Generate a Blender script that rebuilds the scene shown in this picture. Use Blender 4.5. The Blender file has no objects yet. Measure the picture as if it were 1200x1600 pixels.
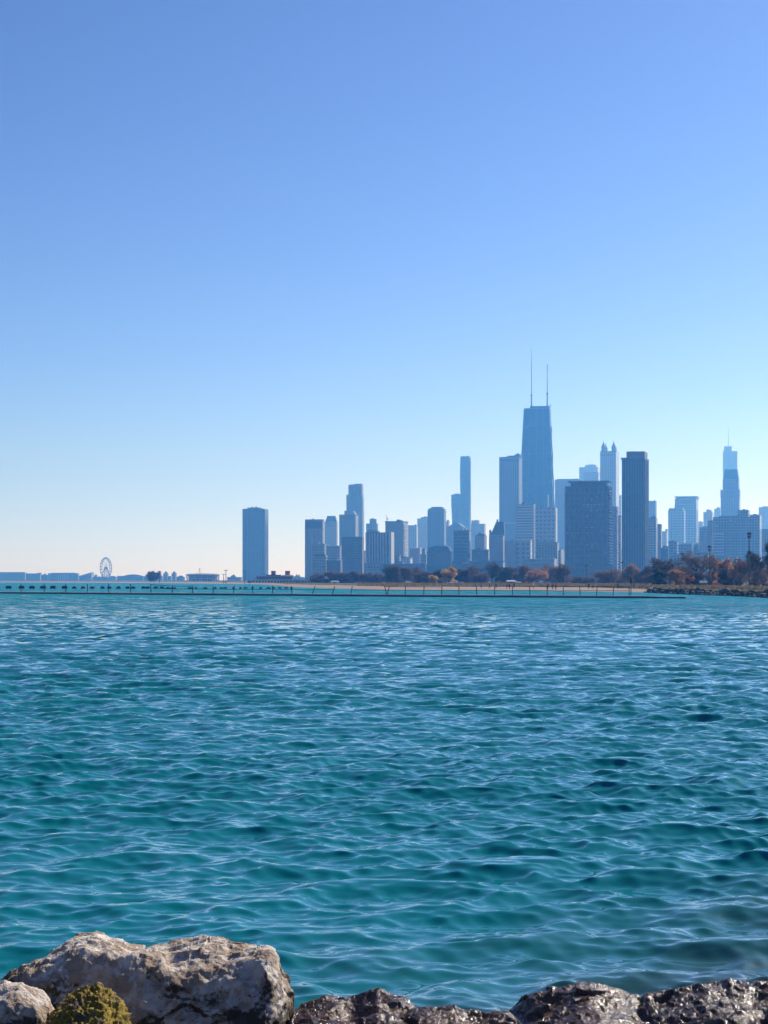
import bpy, bmesh, math, random
import numpy as np
from mathutils import Vector, Matrix, noise

random.seed(7)
rng = np.random.default_rng(11)
F = 3000.0      # focal length in photo pixels (1600 px tall frame)
HZ = 906.0      # row of the true horizon in the photo
EYE = 3.0       # eye height above the lake
sc = bpy.context.scene
COL = sc.collection

# ---------------------------------------------------------------- helpers
def wx(px, d): return (px - 600.0) / F * d
def wz(py, d): return EYE + (HZ - py) / F * d

def tag(o, label=None, cat=None, group=None, kind=None):
    if label: o['label'] = label
    if cat: o['category'] = cat
    if group: o['group'] = group
    if kind: o['kind'] = kind
    return o

def empty(name, loc=(0, 0, 0), rz=0.0):
    o = bpy.data.objects.new(name, None)
    o.empty_display_size = 0.5
    o.location = loc
    o.rotation_euler = (0, 0, rz)
    COL.objects.link(o)
    return o

class MB:
    """collects simple shapes into one mesh"""
    def __init__(s): s.v = []; s.f = []; s.m = []
    def add(s, vs, fs, m=0):
        b = len(s.v); s.v.extend(vs)
        for f in fs: s.f.append([b + i for i in f]); s.m.append(m)
        return s
    def box(s, x0, x1, y0, y1, z0, z1, m=0, tx=0.0, ty=0.0):
        vs = [(x0,y0,z0),(x1,y0,z0),(x1,y1,z0),(x0,y1,z0),
              (x0+tx,y0+ty,z1),(x1-tx,y0+ty,z1),(x1-tx,y1-ty,z1),(x0+tx,y1-ty,z1)]
        return s.add(vs, [(0,3,2,1),(4,5,6,7),(0,1,5,4),(1,2,6,5),(2,3,7,6),(3,0,4,7)], m)
    def tube(s, a, b, r0, r1=None, n=6, m=0):
        a = Vector(a); b = Vector(b); r1 = r0 if r1 is None else r1
        d = (b - a)
        if d.length < 1e-6: return s
        d.normalize()
        u = d.orthogonal().normalized(); w = d.cross(u)
        vs = []
        for p, r in ((a, r0), (b, r1)):
            for k in range(n):
                t = 2*math.pi*k/n
                vs.append(tuple(p + u*(r*math.cos(t)) + w*(r*math.sin(t))))
        fs = [(k, (k+1) % n, n+(k+1) % n, n+k) for k in range(n)]
        fs.append(tuple(range(n-1, -1, -1))); fs.append(tuple(range(n, 2*n)))
        return s.add(vs, fs, m)
    def prism(s, pts, z0, z1, m=0, scale=1.0, c=None):
        n = len(pts)
        if c is None: c = (sum(p[0] for p in pts)/n, sum(p[1] for p in pts)/n)
        vs = [(x, y, z0) for x, y in pts] + [(c[0]+(x-c[0])*scale, c[1]+(y-c[1])*scale, z1) for x, y in pts]
        fs = [(k, (k+1) % n, n+(k+1) % n, n+k) for k in range(n)]
        fs.append(tuple(range(n-1, -1, -1))); fs.append(tuple(range(n, 2*n)))
        return s.add(vs, fs, m)
    def lathe(s, prof, c=(0, 0), n=20, m=0):
        vs = []
        for r, z in prof:
            for k in range(n):
                t = 2*math.pi*k/n
                vs.append((c[0]+r*math.cos(t), c[1]+r*math.sin(t), z))
        fs = []
        for i in range(len(prof)-1):
            for k in range(n):
                fs.append((i*n+k, i*n+(k+1) % n, (i+1)*n+(k+1) % n, (i+1)*n+k))
        fs.append(tuple(range(n-1, -1, -1))); fs.append(tuple(range((len(prof)-1)*n, len(prof)*n)))
        return s.add(vs, fs, m)
    def build(s, name, mats, parent=None, smooth=False):
        me = bpy.data.meshes.new(name)
        me.from_pydata([tuple(p) for p in s.v], [], s.f)
        mats = mats if isinstance(mats, (list, tuple)) else [mats]
        for m in mats: me.materials.append(m)
        if len(mats) > 1: me.polygons.foreach_set('material_index', s.m)
        if smooth: me.polygons.foreach_set('use_smooth', [True]*len(me.polygons))
        me.update()
        o = bpy.data.objects.new(name, me)
        COL.objects.link(o)
        if parent is not None: o.parent = parent
        return o

def grid_mesh(name, V, nu, nv, mat, closed_v=False, smooth=True, parent=None):
    """V: (nu*nv,3) numpy, index = i*nv+j"""
    i = np.arange(nu-1)[:, None]
    j = np.arange(nv if closed_v else nv-1)[None, :]
    jn = (j+1) % nv
    q = np.stack([i*nv+j+0*jn, (i+1)*nv+j, (i+1)*nv+jn, i*nv+jn], -1).reshape(-1, 4)
    me = bpy.data.meshes.new(name)
    me.vertices.add(len(V)); me.vertices.foreach_set('co', V.astype(np.float32).ravel())
    me.loops.add(q.size); me.loops.foreach_set('vertex_index', q.astype(np.int32).ravel())
    me.polygons.add(len(q))
    me.polygons.foreach_set('loop_start', np.arange(0, q.size, 4, dtype=np.int32))
    me.polygons.foreach_set('loop_total', np.full(len(q), 4, dtype=np.int32))
    if smooth: me.polygons.foreach_set('use_smooth', np.ones(len(q), dtype=bool))
    me.materials.append(mat)
    me.update(calc_edges=True)
    me.validate()
    o = bpy.data.objects.new(name, me); COL.objects.link(o)
    if parent is not None: o.parent = parent
    return o

def quads_mesh(name, Q, mats, parent=None, mi=None):
    """Q: (n,4,3) free quads"""
    n = len(Q)
    me = bpy.data.meshes.new(name)
    me.vertices.add(n*4); me.vertices.foreach_set('co', Q.astype(np.float32).ravel())
    me.loops.add(n*4); me.loops.foreach_set('vertex_index', np.arange(n*4, dtype=np.int32))
    me.polygons.add(n)
    me.polygons.foreach_set('loop_start', np.arange(0, n*4, 4, dtype=np.int32))
    me.polygons.foreach_set('loop_total', np.full(n, 4, dtype=np.int32))
    mats = mats if isinstance(mats, (list, tuple)) else [mats]
    for m in mats: me.materials.append(m)
    if mi is not None: me.polygons.foreach_set('material_index', mi.astype(np.int32))
    me.update(calc_edges=True)
    o = bpy.data.objects.new(name, me); COL.objects.link(o)
    if parent is not None: o.parent = parent
    return o

# ---------------------------------------------------------------- materials
class NT:
    def __init__(s, name):
        s.mat = bpy.data.materials.new(name); s.mat.use_nodes = True
        s.t = s.mat.node_tree; s.t.nodes.clear()
        s.out = s.t.nodes.new('ShaderNodeOutputMaterial')
        s.b = s.t.nodes.new('ShaderNodeBsdfPrincipled')
        s.t.links.new(s.b.outputs[0], s.out.inputs[0])
    def n(s, typ, **kw):
        nd = s.t.nodes.new('ShaderNode'+typ)
        for k, v in kw.items():
            if k in nd.inputs: nd.inputs[k].default_value = v
            else: setattr(nd, k, v)
        return nd
    def l(s, a, b): s.t.links.new(a, b)
    def math(s, op, a, b=None, c=None, clamp=False):
        nd = s.t.nodes.new('ShaderNodeMath'); nd.operation = op; nd.use_clamp = clamp
        for i, x in enumerate((a, b, c)):
            if x is None: continue
            if isinstance(x, (int, float)): nd.inputs[i].default_value = x
            else: s.l(x, nd.inputs[i])
        return nd.outputs[0]
    def mix(s, f, a, b):
        nd = s.t.nodes.new('ShaderNodeMix'); nd.data_type = 'RGBA'
        for x, i in ((f, 0), (a, 6), (b, 7)):
            if isinstance(x, (int, float)): nd.inputs[i].default_value = x
            elif isinstance(x, (tuple, list)): nd.inputs[i].default_value = (*x[:3], 1)
            else: s.l(x, nd.inputs[i])
        return nd.outputs[2]
    def noise(s, vec, scale, detail=4, rough=0.55, dist=0.0):
        nd = s.n('TexNoise'); nd.inputs['Scale'].default_value = scale
        nd.inputs['Detail'].default_value = detail; nd.inputs['Roughness'].default_value = rough
        nd.inputs['Distortion'].default_value = dist
        if vec is not None: s.l(vec, nd.inputs['Vector'])
        return nd.outputs['Fac']
    def ramp(s, f, stops):
        nd = s.t.nodes.new('ShaderNodeValToRGB')
        el = nd.color_ramp.elements
        while len(el) < len(stops): el.new(0.5)
        for e, (p, c) in zip(el, stops):
            e.position = p; e.color = (*c, 1) if len(c) == 3 else c
        s.l(f, nd.inputs[0]); return nd.outputs[0]
    def smooth(s, v, lo, hi):
        nd = s.n('MapRange'); nd.interpolation_type = 'SMOOTHSTEP'
        s.l(v, nd.inputs[0]); nd.inputs[1].default_value = lo; nd.inputs[2].default_value = hi
        return nd.outputs[0]
    def bump(s, h, strength, dist, fw=.1):
        nd = s.n('Bump'); nd.inputs['Filter Width'].default_value = fw; nd.inputs['Strength'].default_value = strength
        nd.inputs['Distance'].default_value = dist; s.l(h, nd.inputs['Height'])
        s.l(nd.outputs[0], s.b.inputs['Normal']); return nd

def set_col(t, c):
    if isinstance(c, (tuple, list)): t.b.inputs['Base Color'].default_value = (*c[:3], 1)
    else: t.l(c, t.b.inputs['Base Color'])

def plain(name, c, rough=0.7, var=0.15, scale=0.6, metallic=0.0):
    """weathered paint or stone: two tones of the same colour by noise"""
    t = NT(name); tc = t.n('TexCoord')
    f = t.noise(tc.outputs['Object'], scale, 5)
    a = tuple(max(0, x*(1-var)) for x in c); b = tuple(min(1, x*(1+var)) for x in c)
    set_col(t, t.mix(f, a, b))
    t.b.inputs['Roughness'].default_value = rough
    t.b.inputs['Metallic'].default_value = metallic
    return t.mat

def facade(name, wall, glass, bay=4.0, floor=3.6, wf=0.6, hf=0.55, grough=0.12, blinds=0.15):
    """window grid in the building's own coordinates"""
    t = NT(name); tc = t.n('TexCoord')
    sp = t.n('SeparateXYZ'); t.l(tc.outputs['Object'], sp.inputs[0])
    h = t.math('ADD', sp.outputs[0], sp.outputs[1])
    hb = t.math('DIVIDE', h, bay); zb = t.math('DIVIDE', sp.outputs[2], floor)
    mx = t.math('LESS_THAN', t.math('FRACT', hb), wf)
    mz = t.math('LESS_THAN', t.math('FRACT', zb), hf)
    ge = t.n('NewGeometry'); sn = t.n('SeparateXYZ'); t.l(ge.outputs['Normal'], sn.inputs[0])
    side = t.math('LESS_THAN', t.math('ABSOLUTE', sn.outputs[2]), 0.6)
    m = t.math('MULTIPLY', t.math('MULTIPLY', mx, mz), side)
    cb = t.n('CombineXYZ'); t.l(t.math('FLOOR', hb), cb.inputs[0]); t.l(t.math('FLOOR', zb), cb.inputs[1])
    wn = t.n('TexWhiteNoise', noise_dimensions='3D'); t.l(cb.outputs[0], wn.inputs['Vector'])
    bl = t.math('GREATER_THAN', wn.outputs['Value'], 1-blinds)
    g = t.mix(t.math('MULTIPLY', bl, 0.55), glass, tuple(min(1, x*3+0.12) for x in glass))
    nz = t.noise(tc.outputs['Object'], 0.05, 4)
    w = t.mix(nz, tuple(x*0.85 for x in wall), tuple(min(1, x*1.12) for x in wall))
    w = t.mix(t.math('MULTIPLY', wn.outputs['Value'], .35), w, tuple(x*.55 for x in wall))
    set_col(t, t.mix(m, w, g))
    t.l(t.math('MULTIPLY_ADD', m, grough-0.8, 0.8), t.b.inputs['Roughness'])
    return t.mat

M = {}
M['stone']   = facade('limestone facade', (.36,.34,.32), (.035,.045,.055), 4.2, 3.6, .5, .5)
M['pale']    = facade('pale concrete facade', (.66,.65,.63), (.10,.12,.14), 5.0, 3.5, .5, .5)
M['white']   = facade('white facade', (.72,.71,.69), (.07,.08,.10), 6.0, 3.6, .55, .5)
M['grey']    = facade('grey concrete facade', (.30,.30,.30), (.03,.038,.05), 4.4, 4.2, .6, .55)
M['brick']   = facade('red brick facade', (.25,.14,.11), (.03,.035,.045), 4.5, 3.5, .45, .5)
M['rose']    = facade('rose granite facade', (.40,.29,.27), (.04,.045,.055), 4.5, 3.5, .4, .45)
M['dark']    = facade('dark steel facade', (.008,.020,.042), (.005,.014,.032), 3.2, 3.5, .7, .6, .1, .06)
M['bronze']  = facade('bronze glass facade', (.045,.04,.038), (.02,.022,.026), 3.0, 3.3, .75, .7, .1, .05)
M['slab']    = facade('dark slab facade', (.025,.05,.09), (.006,.018,.04), 4.4, 6.4, .68, .6, .1, .12)
M['blue']    = facade('blue glass facade', (.10,.14,.17), (.05,.085,.12), 2.6, 3.9, .85, .8, .06, .05)
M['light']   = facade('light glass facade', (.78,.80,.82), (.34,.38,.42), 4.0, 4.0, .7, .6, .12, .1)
M['grid']    = facade('white grid facade', (.45,.44,.43), (.05,.065,.08), 7.5, 7.2, .62, .58)
M['strip']   = facade('ribbon window facade', (.42,.41,.40), (.025,.032,.042), 900., 6.8, .999, .6)
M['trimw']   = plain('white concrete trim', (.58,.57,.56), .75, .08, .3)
M['trimg']   = plain('grey concrete trim', (.32,.32,.33), .8, .1, .3)
M['trimd']   = plain('dark steel trim', (.03,.032,.036), .5, .15, .3)
M['trimb']   = plain('blue grey trim', (.10,.135,.19), .6, .12, .3)
M['roofd']   = plain('dark roof felt', (.06,.06,.065), .9, .2, .2)
M['slate']   = plain('slate mansard', (.07,.075,.09), .7, .2, .3)
M['copper']  = plain('lead turret', (.28,.29,.31), .6, .15, .3)
M['brownp']  = plain('brown penthouse cladding', (.20,.17,.16), .8, .12, .2)
M['winpale'] = plain('pale window glint', (.62,.62,.60), .35, .1, .5)  # glints on the panes, painted in as a pale colour
M['steel']   = plain('galvanised steel', (.30,.31,.33), .45, .15, 2.0, .3)
M['rust']    = plain('dark rusted steel', (.035,.028,.024), .7, .35, 3.0)
M['black']   = plain('black weathered rubber', (.012,.012,.014), .6, .3, 2.0)
M['red']     = plain('red painted steel', (.35,.05,.035), .5, .12, .8)
M['boatw']   = plain('white painted board', (.74,.75,.76), .55, .06, .6)
M['boatb']   = plain('blue painted board', (.05,.12,.26), .5, .1, .6)
M['glassd']  = plain('dark window glass', (.02,.028,.036), .08, .1, .4)
M['whitecar']= plain('white car paint', (.78,.78,.78), .25, .03, .8)
M['redcar']  = plain('red car paint', (.4,.03,.03), .25, .05, .8)
M['greycar'] = plain('grey car paint', (.18,.19,.2), .25, .05, .8)
M['tyre']    = plain('tyre rubber', (.02,.02,.02), .85, .2, 5.0)
M['lamp']    = plain('lamp housing', (.03,.03,.033), .5, .15, 2.0)

def leafmat(name, c1, c2, rough=0.7, trans=0.3):
    t = NT(name); tc = t.n('TexCoord')
    f = t.noise(tc.outputs['Object'], 0.9, 3)
    g = t.n('NewGeometry')
    f2 = t.math('ADD', t.math('MULTIPLY', f, .6), t.math('MULTIPLY', g.outputs['Random Per Island'], .45))
    set_col(t, t.ramp(f2, [(.25, c1), (.75, c2)]))
    t.b.inputs['Roughness'].default_value = rough
    tr = t.n('BsdfTranslucent'); mx = t.n('MixShader'); mx.inputs[0].default_value = trans
    cl = t.b.inputs['Base Color'].links[0].from_socket
    t.l(cl, tr.inputs[0]); t.l(t.b.outputs[0], mx.inputs[1]); t.l(tr.outputs[0], mx.inputs[2]); t.l(mx.outputs[0], t.out.inputs[0])
    return t.mat
LM = {
 'russet': leafmat('russet twigs', (.18,.105,.07), (.30,.19,.125)),
 'purple': leafmat('purple brown twigs', (.13,.09,.075), (.22,.155,.125)),
 'brown':  leafmat('dull brown leaves', (.15,.10,.055), (.26,.17,.09)),
 'dark':   leafmat('dark olive foliage', (.06,.055,.05), (.12,.105,.085)),
 'green':  leafmat('dark evergreen foliage', (.015,.035,.022), (.045,.075,.04)),
 'orange': leafmat('orange autumn leaves', (.28,.09,.015), (.55,.22,.04), trans=.5),
 'rust':   leafmat('rust autumn leaves', (.38,.17,.05), (.58,.31,.09), trans=.5),
 'yellow': leafmat('yellow autumn leaves', (.52,.30,.04), (.78,.52,.10), trans=.5),
 'tan':    leafmat('tan autumn leaves', (.28,.16,.08), (.42,.27,.14), trans=.5),
 'grass':  leafmat('dry dune grass', (.17,.13,.065), (.32,.25,.14)),
}
M['bark'] = plain('dark bark', (.045,.036,.032), .9, .3, 2.5)

def water_mat():
    t = NT('lake water'); tc = t.n('TexCoord'); P = tc.outputs['Object']
    # ripples too small for the mesh: slopes taken straight from noise, stretched along the crests
    mp = t.n('Mapping'); t.l(P, mp.inputs[0]); mp.inputs['Rotation'].default_value = (0, 0, math.radians(-9))
    mp.inputs['Scale'].default_value = (0.55, 1.2, 1)
    sp = t.n('SeparateXYZ'); t.l(P, sp.inputs[0])
    far = t.smooth(t.math('LOGARITHM', t.math('MAXIMUM', sp.outputs[1], 1.0), 10), math.log10(30), math.log10(230))
    def slope(scale, detail, kx, ky, w_):
        nd = t.n('TexNoise'); nd.inputs['Scale'].default_value = scale; nd.inputs['Detail'].default_value = detail
        nd.inputs['Roughness'].default_value = .6; nd.inputs['Distortion'].default_value = .3
        t.l(mp.outputs[0], nd.inputs['Vector'])
        v = t.n('VectorMath', operation='SUBTRACT'); t.l(nd.outputs['Color'], v.inputs[0]); v.inputs[1].default_value = (.5, .5, .5)
        m_ = t.n('VectorMath', operation='MULTIPLY'); t.l(v.outputs[0], m_.inputs[0]); m_.inputs[1].default_value = (kx, ky, 0)
        sc_ = t.n('VectorMath', operation='SCALE'); t.l(m_.outputs[0], sc_.inputs[0])
        if isinstance(w_, float): sc_.inputs['Scale'].default_value = w_
        else: t.l(w_, sc_.inputs['Scale'])
        return sc_.outputs[0]
    def vadd(a_, b_):
        v = t.n('VectorMath', operation='ADD'); t.l(a_, v.inputs[0]); t.l(b_, v.inputs[1]); return v.outputs[0]
    ge = t.n('NewGeometry')
    N_ = vadd(ge.outputs['Normal'], slope(9.0, 2, .20, .30, 1.0))
    N_ = vadd(N_, slope(.8, 2, 1.05, 2.0, far))
    bs = t.n('CombineXYZ'); far2 = t.smooth(t.math('LOGARITHM', t.math('MAXIMUM', sp.outputs[1], 1.0), 10), math.log10(110), math.log10(420))
    t.l(t.math('ADD', t.math('MULTIPLY_ADD', far, WATER_BIAS, -.01), t.math('MULTIPLY', far2, -.20)), bs.inputs[1])
    N_ = vadd(N_, bs.outputs[0])
    nn = t.n('VectorMath', operation='NORMALIZE'); t.l(N_, nn.inputs[0]); t.l(nn.outputs[0], t.b.inputs['Normal'])
    # colour of the water itself: turquoise, browner over the rubble by the shore
    big = t.noise(P, .018, 3)
    col = t.mix(big, WATER_A, WATER_B)
    col = t.mix(t.smooth(sp.outputs[1], 60, 420), col, (.006, .38, .41))   # clearer water over pale sand farther out
    shore = t.math('SUBTRACT', 1.0, t.smooth(t.math('ADD', t.math('SUBTRACT', sp.outputs[1], t.math('MULTIPLY', sp.outputs[0], 1.2)), t.math('MULTIPLY', t.noise(P, .55, 3), 6.0)), 11.5, 20.0))
    col = t.mix(t.math('MULTIPLY', shore, .75), col, (.06, .052, .038))
    set_col(t, col)
    t.b.inputs['Roughness'].default_value = .03
    t.b.inputs['IOR'].default_value = 1.48
    t.b.inputs['Specular Tint'].default_value = (.60, .82, 1.0, 1)
    return t.mat
WATER_BIAS = -.12
WATER_A = (.0006, .165, .19)
WATER_B = (.001, .225, .25)

def rock_mat(name, wet=False):
    t = NT(name); tc = t.n('TexCoord'); P = tc.outputs['Object']
    nb = t.noise(P, 3.5, 6, .65, .3); nf = t.noise(P, 18, 5, .7); nff = t.noise(P, 70, 3, .7)
    vo = t.n('TexVoronoi', feature='DISTANCE_TO_EDGE'); vo.inputs['Scale'].default_value = 7
    t.l(P, vo.inputs['Vector'])
    if wet:
        col = t.ramp(nb, [(.28, (.018,.008,.005)), (.48, (.07,.034,.019)), (.70, (.18,.105,.06))])
        al = t.smooth(t.noise(P, 2.2, 4, .6), .56, .68)
        col = t.mix(t.math('MULTIPLY', al, .8), col, (.10,.075,.012))
        t.l(t.math('MULTIPLY_ADD', nb, .14, .07), t.b.inputs['Roughness'])
        t.b.inputs['Specular IOR Level'].default_value = .5
        h = t.math('ADD', t.math('MULTIPLY', nf, .018), t.math('MULTIPLY', nff, .004))
        t.bump(h, 1.0, 1.0)
    else:
        col = t.ramp(nb, [(.26, (.34,.25,.18)), (.42, (.66,.56,.46)), (.60, (.88,.80,.71))])
        col = t.mix(t.smooth(nf, .62, .72), col, (.16,.10,.06))
        col = t.mix(t.math('MULTIPLY', t.smooth(t.noise(P, 6.5, 4, .65, .4), .40, .58), .8), col, (.33,.22,.13))
        # dark algae crust in ragged patches, plus shade painted on low and steep faces
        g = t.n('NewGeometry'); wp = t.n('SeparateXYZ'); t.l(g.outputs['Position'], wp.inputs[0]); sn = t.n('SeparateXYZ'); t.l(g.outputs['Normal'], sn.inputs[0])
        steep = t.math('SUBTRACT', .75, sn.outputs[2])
        lic_shade = t.smooth(t.math('ADD', t.noise(P, 2.8, 7, .72, .6), t.math('ADD', t.math('MULTIPLY', steep, .15), t.math('MULTIPLY', t.math('SUBTRACT', .50, wp.outputs[2]), .52))), .57, .66)
        col = t.mix(t.math('MULTIPLY', lic_shade, .9), col, (.024,.016,.010))
        sp = t.n('SeparateXYZ'); t.l(P, sp.inputs[0])
        ms = t.smooth(t.math('ADD', t.noise(P, 5.0, 5, .65), t.math('MULTIPLY', sp.outputs[0], -.26)), .68, .82)
        col = t.mix(t.math('MULTIPLY', ms, .85), col, (.17,.12,.02))
        t.b.inputs['Roughness'].default_value = .85
        h = t.math('ADD', t.math('MULTIPLY', nf, .03), t.math('MULTIPLY', nff, .010))
        t.bump(h, 1.0, 1.0)
    set_col(t, col)
    return t.mat

def moss_mat():
    t = NT('yellow green moss'); tc = t.n('TexCoord'); P = tc.outputs['Object']
    nb = t.noise(P, 9, 5, .65); nf = t.noise(P, 55, 4, .7)
    mc = (t.ramp(t.math('ADD', t.math('MULTIPLY', nb, .6), t.math('MULTIPLY', nf, .4)),
            [(.34, (.07,.05,.01)), (.5, (.36,.25,.03)), (.66, (.62,.46,.08))]))
    st = t.smooth(t.noise(P, 6.0, 5, .7, .5), .51, .58)
    set_col(t, t.mix(st, mc, (.16,.12,.09)))
    t.b.inputs['Roughness'].default_value = .9
    t.bump(t.math('ADD', t.math('MULTIPLY', nf, .03), t.math('MULTIPLY', nb, .04)), 1.0, 1.0)
    return t.mat

def sand_mat():
    t = NT('beach sand'); tc = t.n('TexCoord'); P = tc.outputs['Object']
    n = t.noise(P, .06, 5); n2 = t.noise(P, 1.1, 4)
    c = t.mix(n, (.31,.235,.175), (.40,.315,.24))
    set_col(t, t.mix(t.math('MULTIPLY', t.smooth(n2, .55, .7), .35), c, (.30,.24,.18)))
    t.b.inputs['Roughness'].default_value = .95; t.b.inputs['Specular IOR Level'].default_value = .1
    return t.mat
def turf_mat():
    t = NT('park turf'); tc = t.n('TexCoord'); P = tc.outputs['Object']
    n = t.noise(P, .03, 5); n2 = t.noise(P, .5, 4)
    c = t.mix(n, (.075,.072,.03), (.15,.12,.055))
    set_col(t, t.mix(t.math('MULTIPLY', n2, .4), c, (.05,.06,.025)))
    t.b.inputs['Roughness'].default_value = .95; t.b.inputs['Specular IOR Level'].default_value = .1
    return t.mat
def conc_mat():
    t = NT('stained concrete'); tc = t.n('TexCoord'); P = tc.outputs['Object']
    n = t.noise(P, .7, 5); n2 = t.noise(P, .12, 3)
    c = t.mix(n, (.52,.50,.46), (.70,.68,.64))
    set_col(t, t.mix(t.math('MULTIPLY', t.smooth(n2, .5, .65), .4), c, (.2,.19,.17)))
    t.b.inputs['Roughness'].default_value = .85
    return t.mat
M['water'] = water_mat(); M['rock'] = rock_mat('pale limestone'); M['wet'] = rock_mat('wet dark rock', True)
M['moss'] = moss_mat(); M['sand'] = sand_mat(); M['turf'] = turf_mat(); M['conc'] = conc_mat()
M['boulder'] = plain('revetment stone', (.06,.058,.058), .85, .5, .8)
M['boulderl'] = plain('pale revetment stone', (.20,.185,.17), .85, .35, .8)

# ---------------------------------------------------------------- camera, sky, sun
cam = bpy.data.cameras.new('camera'); co = bpy.data.objects.new('camera', cam); COL.objects.link(co)
co.location = (0, 0, EYE); co.rotation_euler = (math.radians(90), 0, 0)
cam.sensor_width = 36; cam.lens = F/1600*36; cam.shift_y = (HZ-800)/1600
cam.clip_start = .1; cam.clip_end = 60000
sc.camera = co

SKY_GAMMA = 1.37; SKY_TINT = (8.75, 7.9, 8.9)
SUN_AZ, SUN_EL = 42.0, 35.0       # degrees right of the view, above the horizon
w = bpy.data.worlds.new('World'); sc.world = w; w.use_nodes = True
nt = w.node_tree; nt.nodes.clear()
wo = nt.nodes.new('ShaderNodeOutputWorld'); bg = nt.nodes.new('ShaderNodeBackground')
sky = nt.nodes.new('ShaderNodeTexSky'); sky.sky_type = 'NISHITA'; sky.sun_disc = False
sky.sun_elevation = math.radians(SUN_EL); sky.sun_rotation = math.radians(SUN_AZ)
sky.altitude = 0; sky.air_density = .57; sky.dust_density = .3; sky.ozone_density = 3.0
bg.inputs['Strength'].default_value = .12
def wmul(src, c):
    m_ = nt.nodes.new('ShaderNodeMix'); m_.data_type = 'RGBA'; m_.blend_type = 'MULTIPLY'; m_.clamp_result = False
    m_.inputs[0].default_value = 1; m_.inputs[7].default_value = (*c, 1); nt.links.new(src, m_.inputs[6]); return m_.outputs[2]
gm = nt.nodes.new('ShaderNodeGamma'); gm.inputs[1].default_value = SKY_GAMMA
nt.links.new(wmul(sky.outputs[0], (.12, .12, .12)), gm.inputs[0])
nt.links.new(wmul(gm.outputs[0], SKY_TINT), bg.inputs[0]); nt.links.new(bg.outputs[0], wo.inputs[0])

sl = bpy.data.lights.new('sun', 'SUN'); so = bpy.data.objects.new('sun', sl); COL.objects.link(so)
sl.energy = 4.6; sl.angle = math.radians(.5); sl.color = (1.0, .96, .91)
sd = Vector((math.sin(math.radians(SUN_AZ))*math.cos(math.radians(SUN_EL)),
             math.cos(math.radians(SUN_AZ))*math.cos(math.radians(SUN_EL)), math.sin(math.radians(SUN_EL))))
so.rotation_euler = sd.to_track_quat('Z', 'Y').to_euler(); so.location = (200, 300, 300)

sc.view_settings.view_transform = 'Standard'; sc.view_settings.look = 'None'
sc.view_settings.gamma = 1; sc.view_settings.exposure = 0.17
sc.cycles.max_bounces = 6; sc.cycles.volume_bounces = 1
sc.cycles.use_denoising = True
try: sc.cycles.sample_clamp_indirect = 6.0
except Exception: pass

# haze: even air over the whole scene
hz = MB().box(-5000, 5000, -400, 7800, -2.5, 560).build('haze', bpy.data.materials.new('haze air'))
tag(hz, kind='stuff')
hm = hz.data.materials[0]; hm.use_nodes = True; ht = hm.node_tree; ht.nodes.clear()
ho = ht.nodes.new('ShaderNodeOutputMaterial'); pv = ht.nodes.new('ShaderNodeVolumePrincipled')
pv.inputs['Color'].default_value = (.105, .40, 1.0, 1); pv.inputs['Density'].default_value = 1.65e-4
pv.inputs['Absorption Color'].default_value = (1, 1, 1, 1); pv.inputs['Anisotropy'].default_value = .5
ht.links.new(pv.outputs[0], ho.inputs['Volume'])

# ---------------------------------------------------------------- water
def make_water():
    rows = [7.5]
    while rows[-1] < 420:
        r_ = rows[-1]; rows.append(r_+max(.021, .26*r_*r_/(EYE*F*.64)))
    rows = np.array(rows)
    far_ = np.geomspace(rows[-1]*1.01, 7700, 90)
    d = np.concatenate([[-60, 1.0, 4.0], rows, far_])
    core = np.tan(np.radians(np.linspace(-14.5, 14.5, 760)))
    side = np.tan(np.radians(np.linspace(15, 29, 40)))
    t = np.concatenate([-side[::-1], core, side])
    D, T = np.meshgrid(d, t, indexing='ij')
    Y = D.copy(); X = T*np.maximum(D, 6.0)
    step = np.gradient(d)[:, None]*np.ones_like(T)
    xs = np.abs(np.gradient(t))[None, :]*np.maximum(D, 6)
    n = 190
    lam = np.exp(rng.uniform(np.log(.17), np.log(3.6), n))
    lam[:10] = rng.uniform(.9, 1.7, 10)
    main = math.radians(-90-9)     # waves run towards the viewer, a little to the left
    ang = main + rng.normal(0, math.radians(44), n)
    k = 2*np.pi/lam; ph = rng.uniform(0, 2*np.pi, n)
    slope = .037*np.where(lam > 1.3, (1.3/lam)**1.6, 1.0)*np.where(lam < .5, .85, 1.0)
    amp = slope/k
    amp[:10] *= 1.25
    Z = np.zeros_like(X); DX = np.zeros_like(X); DY = np.zeros_like(X)
    # slow groups so that the waves come in patches
    grp = .88 + .22*np.sin(X*.21+Y*.13)*np.sin(Y*.17-X*.08+1.3) + .12*np.sin(X*.05-Y*.031+.5)
    for i in range(n):
        cx, cy = math.cos(ang[i]), math.sin(ang[i])
        eff = np.abs(cy)*step + np.abs(cx)*xs
        wgt = np.clip((lam[i]/eff-1.9)/1.6, 0, 1)
        a = amp[i]*wgt
        p = k[i]*(cx*X+cy*Y)+ph[i]
        s, c = np.sin(p), np.cos(p)
        Z += a*c; DX -= .85*a*cx*s; DY -= .85*a*cy*s
    grp = grp*(1+.15*np.clip((Y-16)/26, 0, 1))
    lim = 1/(1+(Z/(3.6*max(Z[:500].std(), .01)))**4)      # no freak waves
    grp = grp*lim
    Z *= grp; DX *= grp*.9; DY *= grp*.9
    fade = np.clip((D-5)/4, 0, 1)
    V = np.stack([X+DX*fade, Y+DY*fade, Z*fade], -1).reshape(-1, 3)
    o = grid_mesh('water', V, len(d), len(t), M['water'])
    # orient upward
    if o.data.polygons[len(o.data.polygons)//2].normal.z < 0: o.data.flip_normals()
    tag(o, kind='structure')
make_water()

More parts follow.
